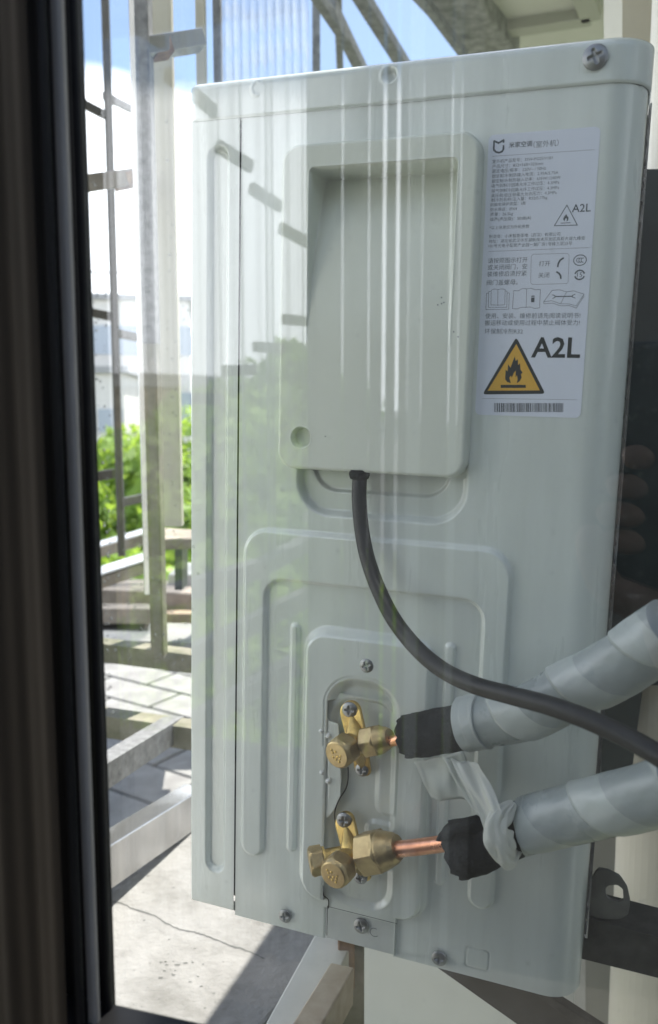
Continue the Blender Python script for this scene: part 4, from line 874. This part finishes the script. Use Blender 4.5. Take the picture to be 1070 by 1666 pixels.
def sheermat():
    m=bpy.data.materials.new('sheer_voile'); m.use_nodes=True; t=m.node_tree; t.nodes.clear(); o=t.nodes.new('ShaderNodeOutputMaterial'); a=t.nodes.new('ShaderNodeBsdfTransparent'); b=t.nodes.new('ShaderNodeBsdfTranslucent'); b.inputs[0].default_value=(.42,.44,.46,1); s=t.nodes.new('ShaderNodeMixShader')
    lw=t.nodes.new('ShaderNodeLayerWeight'); lw.inputs[0].default_value=.5; r=t.nodes.new('ShaderNodeMapRange'); r.inputs[1].default_value=.10; r.inputs[2].default_value=.48; r.inputs[3].default_value=.02; r.inputs[4].default_value=.72; t.links.new(lw.outputs['Facing'],r.inputs[0]); t.links.new(r.outputs[0],s.inputs[0]); t.links.new(a.outputs[0],s.inputs[1]); t.links.new(b.outputs[0],s.inputs[2]); t.links.new(s.outputs[0],o.inputs[0]); return m
def apx2(px,b): x=((px-535)/F*RT+FW); return b*((x@gx)/(-(x@gn)))
V=[]; n=900; rg=np.random.default_rng(11); kk=rg.random(12)*6
for i in range(n+1):
    f_=i/n; a_=apx2(120,vb_-.12)*(1-f_)+apx2(512,vb_-.12)*f_
    d_=.016*math.sin(f_*58+2.2*math.sin(f_*9+kk[0]))+.004*math.sin(f_*170+kk[1]+3*math.sin(f_*13))
    p=g2(a_,RB+.12+d_,0); V+=[(p[0],p[1],-1.38),(p[0],p[1],1.0)]
sc=MB(); sc.add(V,[(2*i,2*i+2,2*i+3,2*i+1) for i in range(n)]); tag(sc.build('sheer_curtain',sheermat(),smooth=True),'sheer voile curtain over the balcony opening, seen as soft streaks in the glass','curtain')
# second grille behind the camera, mirrored in the glass
rg_=empty('balcony_grille',mr(420,833,2.6)); tag(rg_,'second security grille behind the camera, reflected as stepped dark rungs','grille'); ro=np.array(rg_.location)
def mb_bar(p,q,B0,B1,w,h,name,m=M_thin): b=MB(); b.add(*beam(mr(*p,B0)-ro,mr(*q,B1)-ro,w,h)); return b.build(name,m,rg_)
for (p,q,B) in (((222,40),(262,66),2.05),((270,120),(312,150),2.12),((312,150),(348,182),2.2),((352,236),(408,271),2.35),((407,305),(455,336),2.55),((455,370),(503,396),2.75)):
    mb_bar(p,q,B,B+.12,.02,.036,'rung')
for (p,q,B) in (((312,648),(360,650),2.2),((362,603),(413,602),2.35),((413,564),(460,567),2.55),((460,519),(503,523),2.75)):
    mb_bar(p,q,B,B+.12,.02,.034,'rung')
for (p,q,B,h) in (((270,970),(420,925),2.3,.06),((420,925),(505,880),2.6,.05),((270,1085),(505,968),2.3,.055),((270,1200),(480,1080),2.1,.05)):
    mb_bar(p,q,B,B*1.12,.06,h,'bottom_rail',M_dustsS)
for px,B,w in ((349,2.3,.012),(428,2.6,.02)): 
    b=MB(); c=mr(px,850,B)-ro; b.add(*beam((c[0],c[1],-1.4-ro[2]),(c[0],c[1],(-.55 if px==428 else -.05)-ro[2]),w,w,up=(0,1,0))); b.build('bar',M_thin,rg_)
bf=MB(); q4=[g2(a,b,-1.4) for a,b in ((-4.2,RB-.15),(.2,RB-.15),(.2,RB-1.2),(-4.2,RB-1.2))]; bf.add(*extr(q4,(0,0,-.12))); tag(bf.build('balcony_floor',mat('dark_floor_tile',(.07,.07,.07),.6,noise=.2,nscale=6)),kind='structure')

# ------------------------------------------------------------------ photographer's hand and phone (reflected at the right edge)
def limb(chain,rad,name,m,parent,sub=2):
    me=bpy.data.meshes.new(name); me.from_pydata([tuple(p) for p in chain],[(i,i+1) for i in range(len(chain)-1)],[]); o=bpy.data.objects.new(name,me); COL.objects.link(o); o.parent=parent; me.materials.append(m)
    s=o.modifiers.new('k','SKIN'); 
    for i,v in enumerate(me.skin_vertices[0].data): v.radius=(rad[i],rad[i])
    me.skin_vertices[0].data[0].use_root=True
    b=o.modifiers.new('s','SUBSURF'); b.levels=sub; b.render_levels=sub; s.use_smooth_shade=True; return o
per=empty('person',mr(1045,900,2*GD)); tag(per,'photographer reflected at the right edge, fingers around a black phone','person'); po=np.array(per.location)
def mp_(px,py,B=2*GD): return mr(px,py,B)-po
import bmesh
# one connected hand: wrist, palm, four fingers, thumb
hv=[];he=[];hr=[]
def chain(pts,rads,root=None):
    prev=root
    for p,r in zip(pts,rads):
        hv.append(tuple(p)); hr.append(r); 
        if prev is not None: he.append((prev,len(hv)-1))
        prev=len(hv)-1
    return prev
B=.54
chain([mp_(1150,1120,B+.08),mp_(1130,1000,B+.05),mp_(1115,900,B+.03)],[.034,.030,.030])
palm=2
for k,(yk,x0) in enumerate(((742,1004),(790,978),(836,962),(880,968))):
    chain([mp_(1120,yk+26,B+.03),mp_(1084,yk+8,B+.01),mp_(x0+26,yk,B-.006),mp_(x0+8,yk+8,B-.004)],[.0105,.0095,.0082,.0066],palm)
chain([mp_(1090,1010,B),mp_(1040,985,B-.02),mp_(985,960,B-.03),mp_(962,900,B-.03),mp_(958,850,B-.028)],[.015,.013,.0115,.0105,.009],1)
me=bpy.data.meshes.new('hand'); me.from_pydata(hv,he,[]); ho=bpy.data.objects.new('hand',me); COL.objects.link(ho); ho.parent=per; me.materials.append(M_skin)
sk=ho.modifiers.new('k','SKIN'); sk.use_smooth_shade=True
for i,v in enumerate(me.skin_vertices[0].data): v.radius=(hr[i],hr[i])
me.skin_vertices[0].data[0].use_root=True
ss=ho.modifiers.new('s','SUBSURF'); ss.levels=2; ss.render_levels=2
ph=empty('phone',(0.06,-.02,0)); tag(ph,'black phone held by the photographer, mirrored faintly in the glass','phone')
b=MB(); b.add(*beam((.0,-.008,-.110),(.0,-.008,.045),.074,.008,up=(0,1,0))); b.build('phone_body',M_phone,ph,bevel=.003)
